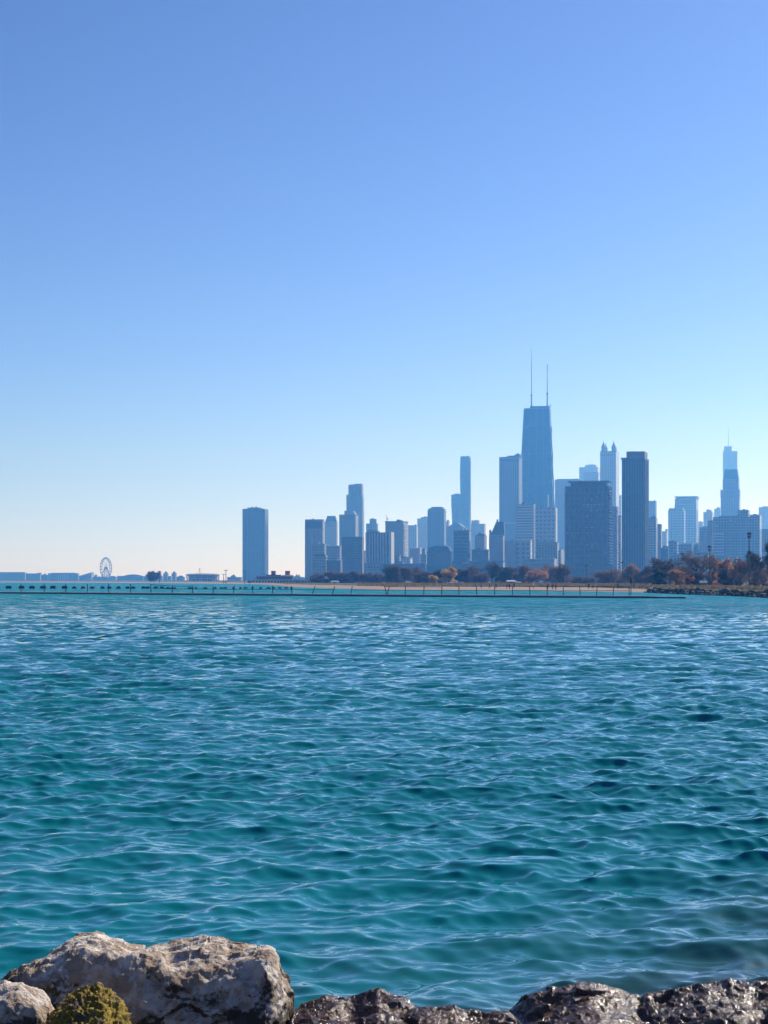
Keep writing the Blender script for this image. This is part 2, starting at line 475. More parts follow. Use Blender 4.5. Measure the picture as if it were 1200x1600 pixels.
# ---------------------------------------------------------------- shore, beach and park ground
SHORE = [(-700, 3200), (-300, 2700), (0, 2250), (220, 1850), (330, 1500), (400, 1285), (450, 800), (500, 680), (600, 562), (740, 556),
         (870, 500), (1000, 460), (1030, 425), (1100, 372), (1160, 345), (1200, 318), (1260, 290), (1400, 240), (1700, 190)]
sp_x = np.array([p[0] for p in SHORE], float); sp_d = np.array([p[1] for p in SHORE], float)
def shore(px): return float(np.interp(px, sp_x, sp_d))
def land_z(px, d):
    s = shore(px)
    if px < 1015:
        return float(np.interp(d, [s, s*1.02, s*1.25, s*1.42, 9000], [-.35, .08, .60, 1.0, 1.3]))
    return float(np.interp(d, [s, s+4, s+10, s+16, 9000], [-.35, .5, 1.2, 1.25, 1.4]))

def make_land():
    pxs = np.concatenate([np.linspace(-700, 480, 160), np.linspace(485, 1015, 180), np.linspace(1016, 1700, 160)])
    fr = np.concatenate([[1.0, 1.02], np.linspace(1.04, 1.5, 14), np.geomspace(1.56, 12, 22)])
    V = []
    for px in pxs:
        s = shore(px)
        for f_ in fr:
            d = min(s*f_, 7500) if f_ < 12 else 7500
            z = land_z(px, d) - .06
            if px > 1015: z -= .05
            z += .05*noise.noise((px*.05, d*.02, 0)) if f_ > 1.02 else 0
            V.append((wx(px, d), d, z))
    g = grid_mesh('ground', np.array(V), len(pxs), len(fr), M['turf'])
    if g.data.polygons[50].normal.z < 0: g.data.flip_normals()
    tag(g, kind='structure')
    pxs = np.linspace(-700, 1022, 320); fr = np.array([1.0, 1.02, 1.06, 1.10, 1.15, 1.20, 1.24, 1.27, 1.29])
    V = []
    for px in pxs:
        s = shore(px)
        for f_ in fr:
            wob = .03*noise.noise((px*.02, 3.3, 1)) * (f_-1)/.2
            k = f_+wob
            if px > 900: k = 1+(k-1)*max(.35, 1-(px-900)/240)
            d = s*k
            z = land_z(px, d) + .05 - (.14 if f_ > 1.275 else 0)
            z += .10*noise.noise((px*.035, d*.015, 5)) if f_ > 1.05 else 0
            V.append((wx(px, d), d, z))
    b = grid_mesh('beach', np.array(V), len(pxs), len(fr), M['sand'])
    if b.data.polygons[50].normal.z < 0: b.data.flip_normals()
    tag(b, kind='structure')
make_land()

# dry grass on the back of the beach: uncountable
def tufts(name, n, pr, fr, hr, label):
    Q = []
    for _ in range(n):
        px = random.uniform(*pr); d = shore(px)*random.uniform(*fr)
        x, z = wx(px, d), land_z(px, d)-.05
        hgt = random.uniform(*hr); wd = random.uniform(.25, .6); a = random.uniform(-.6, .6)
        dx, dy = math.cos(a)*wd, math.sin(a)*wd; lx = random.uniform(-.35, .35)*hgt
        Q.append([(x-dx, d-dy, z), (x+dx, d+dy, z), (x+dx*.4+lx, d+dy*.4, z+hgt), (x-dx*.5+lx, d-dy*.5, z+hgt*.9)])
    o = quads_mesh(name, np.array(Q), LM['grass']); tag(o, label, 'grass', kind='stuff')
tufts('dune_grass', 9000, (560, 1016), (1.24, 1.45), (.35, 1.0), 'dry tan grass along the back of the sandy beach')
tufts('bank_grass', 2600, (1018, 1320), (1.045, 1.2), (.25, .7), 'dry grass on the bank above the stone revetment')

# ---------------------------------------------------------------- buildings
def farther(d): return d if d < 3300 else 3300+(d-3300)*1.6

class Bld:
    def __init__(s, name, label, x0, xs, x1, d, top, mat, cat='building', a=14, group=None, base=0.0):
        d = farther(d)
        s.a = math.radians(a); s.d = d; s.x0 = x0; s.xs = xs; s.s = d/F
        A = Vector((wx(x0, d), d)); k = (xs-600)/F; k1 = (x1-600)/F
        s.w = (k*A.y-A.x)/(math.cos(s.a)+k*math.sin(s.a))
        B = A + Vector((math.cos(s.a), -math.sin(s.a)))*s.w
        den = math.sin(s.a)-k1*math.cos(s.a)
        s.D = (k1*B.y-B.x)/den if den > .01 else 30.
        if x1 <= xs: s.D = 25.
        s.D = min(70., max(10., s.D))
        s.root = empty(name, (A.x, A.y, base), -s.a)
        tag(s.root, label, cat, group)
        s.top = top
        if mat is not None: s.box('wall', x0, xs, top, None, mat=mat)
    def lx(s, px):
        k = (px-600)/F; A = s.root.location
        return (k*A.y-A.x)/(math.cos(s.a)+k*math.sin(s.a))
    def lz(s, py): return wz(py, s.d) if py is not None else 0.0
    def box(s, part, xa, xb, top, bot=None, f0=0., f1=1., mat='trimg', proud=0., tx=0., ty=0.):
        m = MB().box(s.lx(xa), s.lx(xb), s.D*f0-proud, s.D*f1, s.lz(bot), s.lz(top), tx=tx, ty=ty)
        return m.build(part, M[mat], s.root)
    def piers(s, xs_, top, bot=None, wd=1.4, proud=1.0, mat='trimw', part='pier'):
        for px in xs_:
            c = s.lx(px)
            MB().box(c-wd/2, c+wd/2, -proud, .3, s.lz(bot), s.lz(top)-.2).build(part, M[mat], s.root)
    def sidepiers(s, n, top, bot=None, wd=1.4, proud=1.0, mat='trimw', part='pier'):
        for k in range(n):
            c = s.D*(k+.5)/n
            MB().box(s.w-.3, s.w+proud, c-wd/2, c+wd/2, s.lz(bot), s.lz(top)-.2).build(part, M[mat], s.root)
    def slabs(s, xa, xb, ys, th=1.1, proud=1.2, mat='trimw', part='balcony'):
        for py in ys:
            z = s.lz(py)
            MB().box(s.lx(xa), s.lx(xb), -proud, .3, z-th/2, z+th/2).build(part, M[mat], s.root)
    def sideslabs(s, ys, th=1.1, proud=1.5, mat='trimw', part='balcony', f0=.1, f1=.9):
        for py in ys:
            z = s.lz(py)
            MB().box(s.w-.3, s.w+proud, s.D*f0, s.D*f1, z-th/2, z+th/2).build(part, M[mat], s.root)
    def windows(s, pts, wpx=2.6, hpx=1.2, mat='winpale'):
        for px, py in pts:
            c = s.lx(px); z = s.lz(py); hw = wpx*s.s/2; hh = hpx*s.s/2
            MB().box(c-hw, c+hw, -.25, .2, z-hh, z+hh).build('window', M[mat], s.root)
    def roofbox(s, xa, xb, top, mat='trimg', f0=.2, f1=.8, part='penthouse'):
        return s.box(part, xa, xb, top, s.top, f0, f1, mat)
    def parapet(s, mat='trimg', h=1.4, out=.5):
        z = s.lz(s.top)
        MB().box(-out, s.w+out, -out, s.D+out, z+.003, z+h).build('parapet', M[mat], s.root)

def lin(a, b, n): return [a+(b-a)*i/(n-1) for i in range(n)]

# --- lone tower and the left cluster
b = Bld('residential_tower', 'lone dark tower with rounded corners standing apart to the left of the skyline', 377.5, 413, 415, 4050, 795, None)
wd_, r_ = b.w, b.D
R0 = 7.0; pts = []
for cx, cy, a0 in ((R0, R0, 180), (b.w-R0, R0, 270), (b.w-R0, 38-R0, 0), (R0, 38-R0, 90)):
    for k in range(7):
        t_ = math.radians(a0+15*k); pts.append((cx+R0*math.cos(t_), cy+R0*math.sin(t_)))
MB().prism(pts, 0, b.lz(797)).build('wall', M['bronze'], b.root)
MB().prism(pts, b.lz(797)+.01, b.lz(795), scale=.97).build('parapet', M['trimb'], b.root)
MB().box(b.lx(385), b.lx(403), 8, 30, b.lz(795)+.01, b.lz(793)).build('penthouse', M['trimb'], b.root)
b.piers(lin(382, 409, 7), 798, None, .7, .4, 'trimb')

b = Bld('apartment_tower', 'pale ribbed apartment block at the left end of the skyline, dark band round its top', 477, 504, 506.5, 3300, 813, 'stone')
b.piers([479, 483, 489, 496, 501], 828, None, 1.8, .9, 'trimg'); b.box('top_band', 477.6, 503, 815, 826, 0, .3, 'slate', .5)
b.box('pier', 476.6, 477.6, 813.5, None, -.05, .4, 'trimd')
b.roofbox(480, 500, 811.5, 'trimd'); b.parapet('trimb')
b = Bld('office_tower', 'chamfered grey tower with a pale blank panel, second block from the left end', 507, 526, 528, 4100, 815, 'pale')
b.box('crown', 508, 525.5, 806, 815, .1, .9, 'grey', 0, 4, 4); b.box('blank_panel', 509, 526, 824, 853, 0, .2, 'trimw', .6)
b = Bld('setback_tower', 'tallest stepped tower of the left cluster, with setbacks up both edges', 538, 566, 569, 4300, 798, 'stone')
b.box('setback', 541, 565.5, 773, 798, .05, .95, 'stone'); b.box('setback', 544, 565, 758, 773, .1, .9, 'stone')
b.box('crown', 553.5, 564.5, 756, 758, .15, .85, 'grey'); b.box('crown', 545, 553, 757, 758, .2, .8, 'trimg')
b.piers([549, 553, 557, 561], 760, 800, 1.4, -1.5, 'trimb'); b.sideslabs(lin(778, 850, 24), 1.2, 1.2, 'trimw')
b = Bld('office_tower', 'plain grey tower with a sunlit white side, in front of the tallest stepped tower', 530, 555, 560, 3800, 804, 'grey')
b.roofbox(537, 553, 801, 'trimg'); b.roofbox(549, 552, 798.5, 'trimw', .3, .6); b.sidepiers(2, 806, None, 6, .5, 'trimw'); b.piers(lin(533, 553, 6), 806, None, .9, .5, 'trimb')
b = Bld('apartment_block', 'dark flat-topped block with faint window rows below the stepped tower', 534, 566, 568, 3000, 840, 'dark')
b.slabs(552, 560, lin(848, 890, 12), .9, .6, 'trimb'); b.parapet('trimb'); b.roofbox(540, 548, 838.5, 'trimd'); b.roofbox(564.5, 567, 838, 'trimw', 0, .3)
b = Bld('apartment_block', 'low grey block at the foot of the pale ribbed end tower', 488, 507, 509, 3100, 851, 'grey'); b.parapet(); b.roofbox(494, 500, 849.5)
b = Bld('apartment_block', 'low hazy block right of the low grey block, below the chamfered tower', 507.5, 531, 533.5, 3200, 854, 'grey'); b.roofbox(509, 513, 851.5, 'trimw'); b.parapet()
b = Bld('apartment_block', 'dark low block just above the purple trees at the left', 510, 532, 533.5, 2750, 877, 'dark'); b.parapet('trimb'); b.roofbox(516, 524, 875.5, 'trimd')
b = Bld('apartment_block', 'lowest sloping-roofed block at the left foot of the skyline', 490, 509, 511, 2800, 869, 'grey'); b.box('roof', 490, 509, 866, 869, 0, 1, 'slate', 0, 2, 8)
b = Bld('office_tower', 'small two-step tower between the tall stepped tower and the roof crane', 572, 589, 591, 4200, 818, 'grey')
b.roofbox(577, 587, 811, 'grey'); b.box('crown', 579, 584, 810, 811, .3, .7, 'trimg')
b = Bld('striped_tower', 'dark block with bright white vertical stripes and a white right edge', 571, 608, 612.5, 2900, 832, 'dark')
b.piers([573, 577.5, 582, 586, 590.5, 595, 599, 603.5], 833, 881, 1.6, 1.2, 'trimw'); b.box('end_wall', 607.6, 611.5, 831.5, None, 0, .98, 'trimw', .8)
b.box('podium', 570, 612, 880.5, None, -.3, 0, 'grey', 0); b.roofbox(573, 590, 829, 'trimg')
b = Bld('office_tower', 'flat-topped grey tower with a small roof box and a balconied sunlit side', 602, 630, 637.5, 3400, 816, 'grey')
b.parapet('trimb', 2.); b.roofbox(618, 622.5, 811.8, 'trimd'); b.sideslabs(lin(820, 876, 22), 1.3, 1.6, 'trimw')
crn = empty('tower_crane', (wx(604.5, 3475), 3475, wz(815, 3460)), .4)
tag(crn, 'thin crane standing on the roof of the flat-topped grey tower', 'crane')
MB().tube((0, 0, 0), (0, 0, 7), .7, .6, 4).build('mast', M['steel'], crn); MB().tube((1, 0, 5.2), (-2.2, 0, 13), .6, .35, 4).build('jib', M['steel'], crn)
MB().box(.4, 2.4, -.6, .6, 4.6, 6).build('cab', M['trimd'], crn)
b = Bld('office_block', 'pale wide block right of the balconied grey tower', 637, 651, 653, 4500, 821.5, 'pale'); b.parapet('trimb')
b = Bld('office_tower', 'pale square tower with a notched roofline left of the round-shouldered tower', 652, 669, 672, 4700, 810, 'light'); b.roofbox(657, 668, 808, 'trimg'); b.box('setback', 652.5, 671.5, 812, None, .1, .9, 'light')
b = Bld('apartment_block', 'low pinkish brick block in the middle of the left cluster', 640, 656, 659, 3500, 857, 'rose'); b.parapet('trimw'); b.roofbox(645, 648, 855, 'trimw')
b = Bld('apartment_block', 'low dark block between the pinkish block and the mansard roof', 656.5, 666, 668, 3200, 866, 'grey'); b.roofbox(659, 664, 857, 'grey', .1, .9, 'tower')
b = Bld('round_shouldered_tower', 'grey tower with rounded stepped shoulders left of the slim glass skyscraper', 668, 694, 697, 4000, 796, 'grey')
b.box('crown', 670, 692.5, 794, 796, .06, .94, 'grey'); b.box('crown', 673.5, 690, 792, 794, .15, .85, 'trimb'); b.piers(lin(671, 692, 7), 798, None, 1.2, .8, 'trimb')
b = Bld('glass_skyscraper', 'slim wavy blue glass skyscraper of joined slabs, tallest left of the antenna tower', 719, 733.5, 736, 5000, 713, None)
def wavy(b, xa, xb, y0, y1, f0, f1, part, ph):
    n = 26; m = MB(); vs = []
    for i in range(n):
        t_ = i/(n-1); py = y0+(y1-y0)*t_
        o = 1.6*math.sin(t_*math.pi*3+ph); z = b.lz(py)
        xl, xr = b.lx(xa)-o-3*max(0, t_-.7)/.3, b.lx(xb)+o*.5
        vs += [(xl, b.D*f0, z), (xr, b.D*f0, z), (xr, b.D*f1, z), (xl, b.D*f1, z)]
    fs = [(0, 1, 2, 3)] + [(4*(n-1)+3, 4*(n-1)+2, 4*(n-1)+1, 4*(n-1))]
    for i in range(n-1):
        for k in range(4): fs.append((4*i+k, 4*(i+1)+k, 4*(i+1)+(k+1) % 4, 4*i+(k+1) % 4))
    return m.add(vs, fs).build(part, M['blue'], b.root)
wavy(b, 719.5, 733, 713, 905, 0, 1, 'wall', 0); wavy(b, 705.5, 719.0, 772.5, 905, .1, .95, 'wing', 1.)
b.box('blow_through_floor', 719.4, 733.3, 742, 744.5, 0, .98, 'slate', .5); b.box('edge_strip', 733.6, 735.2, 716, 885, .1, .4, 'trimw')
b.box('penthouse', 709, 717, 771, 772.4, .3, .7, 'trimb')
b = Bld('arched_roof_block', 'pale block with a shallow arched roof in front of the slim glass skyscraper', 697, 724, 727, 4300, 822.5, 'grey')
m = MB(); n = 12; xa, xb = b.lx(701), b.lx(723); z0 = b.lz(822.5)
arc = [(xa+(xb-xa)*i/(n-1), z0+.01+b.s*5.2*math.sin(math.pi*i/(n-1))) for i in range(n)]
vs = [(x, 1, z) for x, z in arc]+[(x, b.D-1, z) for x, z in arc]
fs = [(i, i+1, n+i+1, n+i) for i in range(n-1)]+[tuple(range(n-1, -1, -1)), tuple(range(n, 2*n))]
m.add(vs, fs).build('roof', M['trimb'], b.root); b.piers([700, 706, 712, 718], 826, None, 1., .6, 'trimb')
b = Bld('narrow_tower', 'narrow pale tower peeping out left of the slim glass skyscraper', 696, 701, 703, 4700, 815, 'pale'); b.roofbox(697.5, 701, 813.8, 'trimg')
b = Bld('apartment_block', 'dark square block with a bright white box on its roof below the slim glass skyscraper', 709, 733, 735.5, 2900, 830, 'dark')
b.parapet('trimb'); b.roofbox(724.5, 728, 825, 'trimw', .3, .6); b.slabs(710, 732, lin(838, 882, 9), .8, .5, 'trimb', 'floor_band')
b = Bld('mansard_block', 'dark wide block with a bumpy mansard roof just above the trees', 667, 704, 707, 2850, 861, 'dark')
b.box('mansard', 668, 703.5, 855, 861, .05, .95, 'slate', 0, 2, 2); b.box('mansard', 674, 700, 852.5, 855, .15, .85, 'slate', 0, 3, 3)
for px in (671, 679, 686, 693, 699): b.box('dormer', px, px+2.2, 856.2, 859.8, 0, .2, 'trimb', .4)
b = Bld('ribbed_tower', 'pale ribbed tower with two roof heights right of the slim glass skyscraper', 736, 757, 759.5, 4600, 818.5, 'pale')
b.box('upper_block', 736.3, 748, 813, 818.5, .1, .9, 'pale'); b.piers(lin(738, 755, 8), 822, None, 1.7, 1.1, 'trimw')
b = Bld('brick_block', 'dark block with a sunlit brick side left of the tower with the finial', 742, 756.5, 760.5, 3200, 836.5, 'grey')
b.roofbox(745, 755, 834, 'roofd'); b.sidepiers(3, 838, 862, 2.2, .6, 'trimw')
b = Bld('apartment_block', 'low dark block below the sunlit brick side, left of the tower with the finial', 737, 763, 765, 2850, 860, 'dark'); b.parapet('trimb'); b.roofbox(744, 752, 858, 'trimd')
b = Bld('shouldered_tower', 'dark stone tower with a sloping shoulder and small finial left of the black antenna tower', 764, 786, 788.5, 2950, 836, 'stone')
z0, z1 = b.lz(836), b.lz(815); 
m = MB(); m.add([(b.lx(766), 2, z0), (b.lx(788), 2, z0), (b.lx(788), b.D-2, z0), (b.lx(766), b.D-2, z0),
                 (b.lx(774.5), b.D*.35, z1), (b.lx(786), b.D*.35, z1), (b.lx(786), b.D*.65, z1), (b.lx(774.5), b.D*.65, z1)],
                [(0,3,2,1),(4,5,6,7),(0,1,5,4),(1,2,6,5),(2,3,7,6),(3,0,4,7)])
m.build('roof', M['slate'], b.root); b.box('finial', 774.8, 777.2, 811.5, 815, .45, .55, 'slate'); b.box('shoulder', 764.4, 767, 828, 836, 0, .4, 'stone')
b.slabs(765, 786, [842, 850, 862], .8, .4, 'trimg', 'cornice'); b.piers(lin(767, 785, 6), 842, None, 1.0, .5, 'trimg')

for nm, lab, x0, xs, x1, d_, tp, mt in (
    ('apartment_block', 'squat block filling the gap left of the white-striped block', 563, 570, 572, 3150, 862, 'stone'),
    ('apartment_block', 'squat block at the right foot of the white-striped block', 609, 624, 626, 3000, 868, 'grey'),
    ('apartment_block', 'squat pale-sided block below the balconied grey tower', 626, 641, 644.5, 3080, 872, 'pale'),
    ('apartment_block', 'low block in front of the pinkish-fronted block at the right', 1086, 1106, 1108.5, 2900, 864, 'strip'),
    ('apartment_block', 'low block behind the right-hand grove below the pale-roof-edge block', 1058, 1080, 1082.5, 2800, 868, 'grey'),
    ('apartment_block', 'low flat block at the foot of the widest block, right of the double-headed lamp post', 1120, 1150, 1153, 2800, 872, 'stone')):
    b = Bld(nm, lab, x0, xs, x1, d_, tp, mt); b.parapet('trimb'); b.roofbox(x0+2, x0+(xs-x0)*.5, tp-1.8, 'trimg')

# --- centre: marble slab tower, antenna tower, blocks in front
b = Bld('marble_tower', 'tall pale tower with vertical ribs close on the left of the black antenna tower', 780, 811, 816, 3900, 714, 'grey')
b.roofbox(792, 812, 712, 'trimb', .1, .9); b.roofbox(803, 812, 710, 'trimd', .2, .8)
b.piers(lin(782, 810, 11), 722, None, 1.5, 1.0, 'trimg'); b.box('top_band', 780.4, 811, 717.5, 721, 0, .2, 'slate', .6)
b.slabs(780, 811, [817], 2.6, 1.3, 'trimw', 'sky_lobby_band')

b = Bld('antenna_tower', 'tallest black tapering tower with two antenna masts and crossed braces', 808, 867, 873, 4050, 638, None, a=10)
zt, zb = b.lz(639), 0.0
xl0, xr0 = b.lx(805.0), b.lx(868.0); xl1, xr1 = b.lx(818), b.lx(857.7)
cy = 30.; hy0, hy1 = 34., 21.
def hx(t_, side): return (xl0+(xl1-xl0)*t_) if side < 0 else (xr0+(xr1-xr0)*t_)
def fy(t_): return cy-(hy0+(hy1-hy0)*t_)
def by(t_): return cy+(hy0+(hy1-hy0)*t_)
vs = []
for t_, z in ((0, zb), (1, zt)): vs += [(hx(t_, -1), fy(t_), z), (hx(t_, 1), fy(t_), z), (hx(t_, 1), by(t_), z), (hx(t_, -1), by(t_), z)]
MB().add(vs, [(0,3,2,1),(4,5,6,7),(0,1,5,4),(1,2,6,5),(2,3,7,6),(3,0,4,7)]).build('wall', M['dark'], b.root)
lv = [0, .2, .39, .57, .74, .9]
for i in range(5):      # five tiers of X bracing on the front and on the side
    for s_ in (1, -1):
        p = Vector((hx(lv[i], -s_), fy(lv[i])-.5, zt*lv[i])); q = Vector((hx(lv[i+1], s_), fy(lv[i+1])-.5, zt*lv[i+1]))
        MB().tube(p, q, 1.0, 1.0, 4).build('brace', M['trimd'], b.root)
        p = Vector((hx(lv[i], 1)+.5, fy(lv[i]) if s_ > 0 else by(lv[i]), zt*lv[i])); q = Vector((hx(lv[i+1], 1)+.5, by(lv[i+1]) if s_ > 0 else fy(lv[i+1]), zt*lv[i+1]))
        MB().tube(p, q, 1.0, 1.0, 4).build('brace', M['trimg'], b.root)
    t_ = lv[i+1]
    MB().box(hx(t_, -1)-.8, hx(t_, 1)+.8, fy(t_)-.8, by(t_)+.8, zt*t_-1.5, zt*t_+1.5).build('floor_band', M['trimb'] if i == 4 else M['trimd'], b.root)
for k in range(5):
    u = k/4
    MB().tube((hx(0, -1)+(hx(0, 1)-hx(0, -1))*u, fy(0)-.3, 0), (hx(1, -1)+(hx(1, 1)-hx(1, -1))*u, fy(1)-.3, zt), .9, .6, 4).build('column', M['trimb'], b.root)
MB().box(b.lx(827), b.lx(857), cy-14, cy+14, zt+.01, b.lz(634)).build('penthouse', M['trimd'], b.root)
MB().box(hx(1, -1)+.3, hx(1, 1)-.3, fy(1)+.3, by(1)-.3, zt+.005, zt+2.2).build('parapet', M['trimb'], b.root)
for px, y_top, y_mid in ((828.5, 545, 616), (853.3, 569, 614)):
    c = b.lx(px)
    mst = MB().tube((c, cy, b.lz(637)), (c, cy, b.lz(y_mid)), 1.9, 1.5, 8).tube((c, cy, b.lz(y_mid)), (c, cy, b.lz(y_mid-22)), .95, .8, 8).tube((c, cy, b.lz(y_mid-22)), (c, cy, b.lz(y_top)), .8, .35, 8).build('antenna', M['trimg'], b.root)
    MB().tube((c, cy, b.lz(y_mid)-1), (c, cy, b.lz(y_mid)+1), 2.6, 2.6, 10).build('platform', M['trimd'], mst)
    MB().tube((c, cy, b.lz(y_mid-40)-9), (c, cy, b.lz(y_mid-40)+9), 1.0, 1.0, 8).build('transmitter', M['trimw'], mst)
MB().tube((b.lx(858.8), cy-6, b.lz(638)), (b.lx(858.8), cy-6, b.lz(633)), .5, .5, 5).box(b.lx(857), b.lx(860), cy-7, cy-5, b.lz(633), b.lz(632)).build('dish', M['trimg'], b.root)

b = Bld('banded_block', 'block with pale horizontal balcony bands in front of the antenna tower, left half', 807, 834, 836.5, 3350, 789, 'grey')
b.slabs(807.5, 834, lin(791, 842, 13), 1.7, 1.2, 'trimw'); b.parapet('trimg')
b = Bld('grid_block', 'pale block with a window grid in front of the antenna tower, right half', 836.8, 867, 871, 3400, 793, 'grid')
b.roofbox(853.5, 855.3, 773, 'trimw', .4, .5, 'chimney'); b.box('corner', 866.5, 868.5, 795, None, 0, .5, 'trimw', .3); b.slabs(837, 867, lin(799, 850, 9), 1., .6, 'trimg', 'floor_band')
b = Bld('pale_slab', 'pale plain slab rising behind the dark broad slab, right of the antenna tower', 867, 902, 908, 4500, 749.5, 'rose'); b.box('parapet', 870, 904, 748.5, 749.5, 0, 1, 'trimb')
b = Bld('slotted_block', 'low pale block with narrow dark slots and a cornice below the balcony bands', 808, 829, 831.5, 3050, 843, 'grid')
b.slabs(807.5, 830, [843.8], 2.2, 1.2, 'trimw', 'cornice'); b.piers([811, 815], 846, None, 1.3, .8, 'trimg'); b.box('slot', 818, 819.3, 848, 885, 0, .1, 'trimd', .4); b.box('slot', 822.5, 823.5, 848, 860, 0, .1, 'trimd', .4)
b = Bld('apartment_block', 'low ribbed block at the foot of the tall pale ribbed tower', 788, 806, 808, 3050, 847, 'stone'); b.parapet(); b.piers(lin(790, 804, 6), 862, None, .9, .5, 'trimg')
b = Bld('apartment_block', 'low blue block left of the broad dark slab, below the window-grid block', 838, 871, 873.5, 2950, 848.5, 'grey'); b.slabs(839, 871, lin(855, 884, 8), .7, .5, 'trimb', 'floor_band'); b.parapet('trimb')
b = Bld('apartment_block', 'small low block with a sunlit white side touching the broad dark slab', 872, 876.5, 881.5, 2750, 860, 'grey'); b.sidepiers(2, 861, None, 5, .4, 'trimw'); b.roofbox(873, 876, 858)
b = Bld('parking_block', 'long low pale-banded block just above the russet trees in the centre', 818, 866, 870, 2700, 873, 'strip'); b.slabs(818, 866, [876, 881], 1., .6, 'trimb', 'floor_band')
b = Bld('parking_block', 'long low dark block behind the dark trees left of centre', 596, 664, 667, 2750, 882, 'dark'); b.parapet('trimb'); b.roofbox(622, 630, 879.5, 'trimw'); b.roofbox(645, 649, 880, 'trimg')
b = Bld('parking_block', 'long low block behind the trees between the mansard block and the tower with the finial', 706, 786, 789, 2700, 878, 'dark'); b.slabs(722, 733, [879.5], 1.4, .8, 'trimw', 'canopy'); b.parapet('trimb')

b = Bld('broad_slab', 'broad dark slab block with a flat roof slab and scattered bright windows', 882.5, 951, 956, 2300, 760, 'slab')
b.box('penthouse', 891, 944.5, 753.2, 760, .1, .9, 'trimd'); b.box('roof_slab', 887, 951.5, 751.6, 753.2, .02, .98, 'trimb')
b.piers(lin(885, 949, 10), 761, None, .9, .7, 'trimb'); b.box('louvre', 900, 934, 761, 763.5, 0, .1, 'trimd', .3)
b.slabs(883, 951, lin(770, 886, 14), .55, .5, 'trimb', 'floor_band')
b.windows([(924, 780), (924, 794), (924, 798.5), (932, 797.5), (917, 806.5), (925, 824.5), (939, 829), (887, 833), (894.5, 833), (902, 833), (917, 833.2), (894.5, 837.5), (917, 851), (925, 851), (925, 854), (902, 859), (924, 882), (946, 864.5), (932, 776.5), (916, 824.3)])
b.windows([(887+5*i, 868.5) for i in range(8)]+[(912+6*i, 789) for i in range(6)], 2.6, .9)
b.sideslabs(lin(768, 880, 26), 1.4, 1.6, 'trimw')
b = Bld('brown_tower', 'narrow red-brown tower squeezed between the broad dark slab and the dark ribbed tower', 955.5, 964, 967, 2950, 793, 'brick'); b.roofbox(957, 962, 791.5, 'brick'); b.sideslabs(lin(798, 884, 20), 1.3, 1.2, 'trimw'); b.parapet('brownp')
b = Bld('turreted_tower', 'pale tower crowned by four pointed corner turrets', 937.7, 962.5, 967.5, 4300, 707, 'pale')
for px, tp, f_ in ((942.5, 688, .12), (947.7, 692, .85), (958.5, 688, .12), (963.0, 692, .85)):
    c = b.lx(min(px, 962)) if f_ < .5 else b.lx(px)-b.D*.75*math.sin(b.a)
    c = max(6, min(b.w-6, c)); yy = 6 if f_ < .5 else b.D-6
    t1 = MB().lathe([(5.6, b.lz(707)-.5), (5.6, b.lz(698.5))], (c, yy), 8).build('turret', M['copper'], b.root)
    MB().lathe([(6.3, b.lz(698.8)), (2.0, b.lz(693.0)), (.9, b.lz(691)), (.35, b.lz(tp))], (c, yy), 8).build('spire', M['copper'], t1)
b.box('parapet', 938, 962.3, 705, 707, .0, 1, 'trimg'); b.slabs(938, 962.4, [711], 1.6, .7, 'trimg', 'cornice'); b.box('corner_strip', 960.5, 962.4, 712, 800, 0, .3, 'trimw', .5); b.piers(lin(941, 958, 6), 716, None, 1.2, .6, 'trimw')
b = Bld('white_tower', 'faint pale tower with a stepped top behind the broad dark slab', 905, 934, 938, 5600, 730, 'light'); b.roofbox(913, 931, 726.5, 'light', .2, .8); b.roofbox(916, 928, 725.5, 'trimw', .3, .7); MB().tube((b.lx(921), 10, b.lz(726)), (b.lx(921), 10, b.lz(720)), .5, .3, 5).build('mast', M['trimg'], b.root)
b = Bld('office_tower', 'hazy sloping-topped tower tucked left of the four-turret tower', 912, 935, 938, 4800, 739.5, 'pale'); b.parapet('trimg')
b = Bld('dark_ribbed_tower', 'tall dark tower with pale vertical ribs, a flared cornice and brown roof box', 971.5, 1007.5, 1013.5, 2350, 718, 'dark')
b.box('cornice', 970.3, 1008, 715.2, 718, -.03, 1.03, 'trimb'); b.box('penthouse', 978, 1006.5, 705.2, 715.2, .12, .88, 'brownp')
b.piers(lin(973.5, 1006, 9), 719, None, .8, .7, 'trimb'); b.sidepiers(4, 719, None, .9, .8, 'trimg')
b.roofbox(984.5, 986, 704, 'trimd', .3, .4); b.roofbox(988, 989.2, 704.3, 'trimd', .3, .4)
b = Bld('narrow_tower', 'sliver of dark block left against the dark ribbed tower', 966, 970, 972, 2900, 807, 'grey'); b.parapet('trimb')
b = Bld('narrow_tower', 'sliver of faint pale tower between the turreted tower and the dark ribbed tower', 967, 970.5, 972, 4700, 775, 'light'); b.parapet('trimw')
b = Bld('office_tower', 'pale square-topped tower showing right of the dark ribbed tower', 1010, 1024, 1026, 4400, 783.5, 'grey'); b.parapet('trimg')
b = Bld('balcony_block', 'dark block with a balconied side right beside the dark ribbed tower', 1008, 1025, 1027.5, 2950, 809, 'grey')
b.slabs(1014, 1022, lin(814, 884, 20), .9, 1.2, 'trimw'); b.roofbox(1016, 1024, 807.5, 'trimb')
b = Bld('apartment_block', 'dark narrow block stepping down right of the balconied block', 1026, 1033, 1034.5, 3050, 822, 'grey'); b.slabs(1026.5, 1033, lin(828, 880, 10), .7, .6, 'trimb', 'floor_band'); b.parapet('trimb')

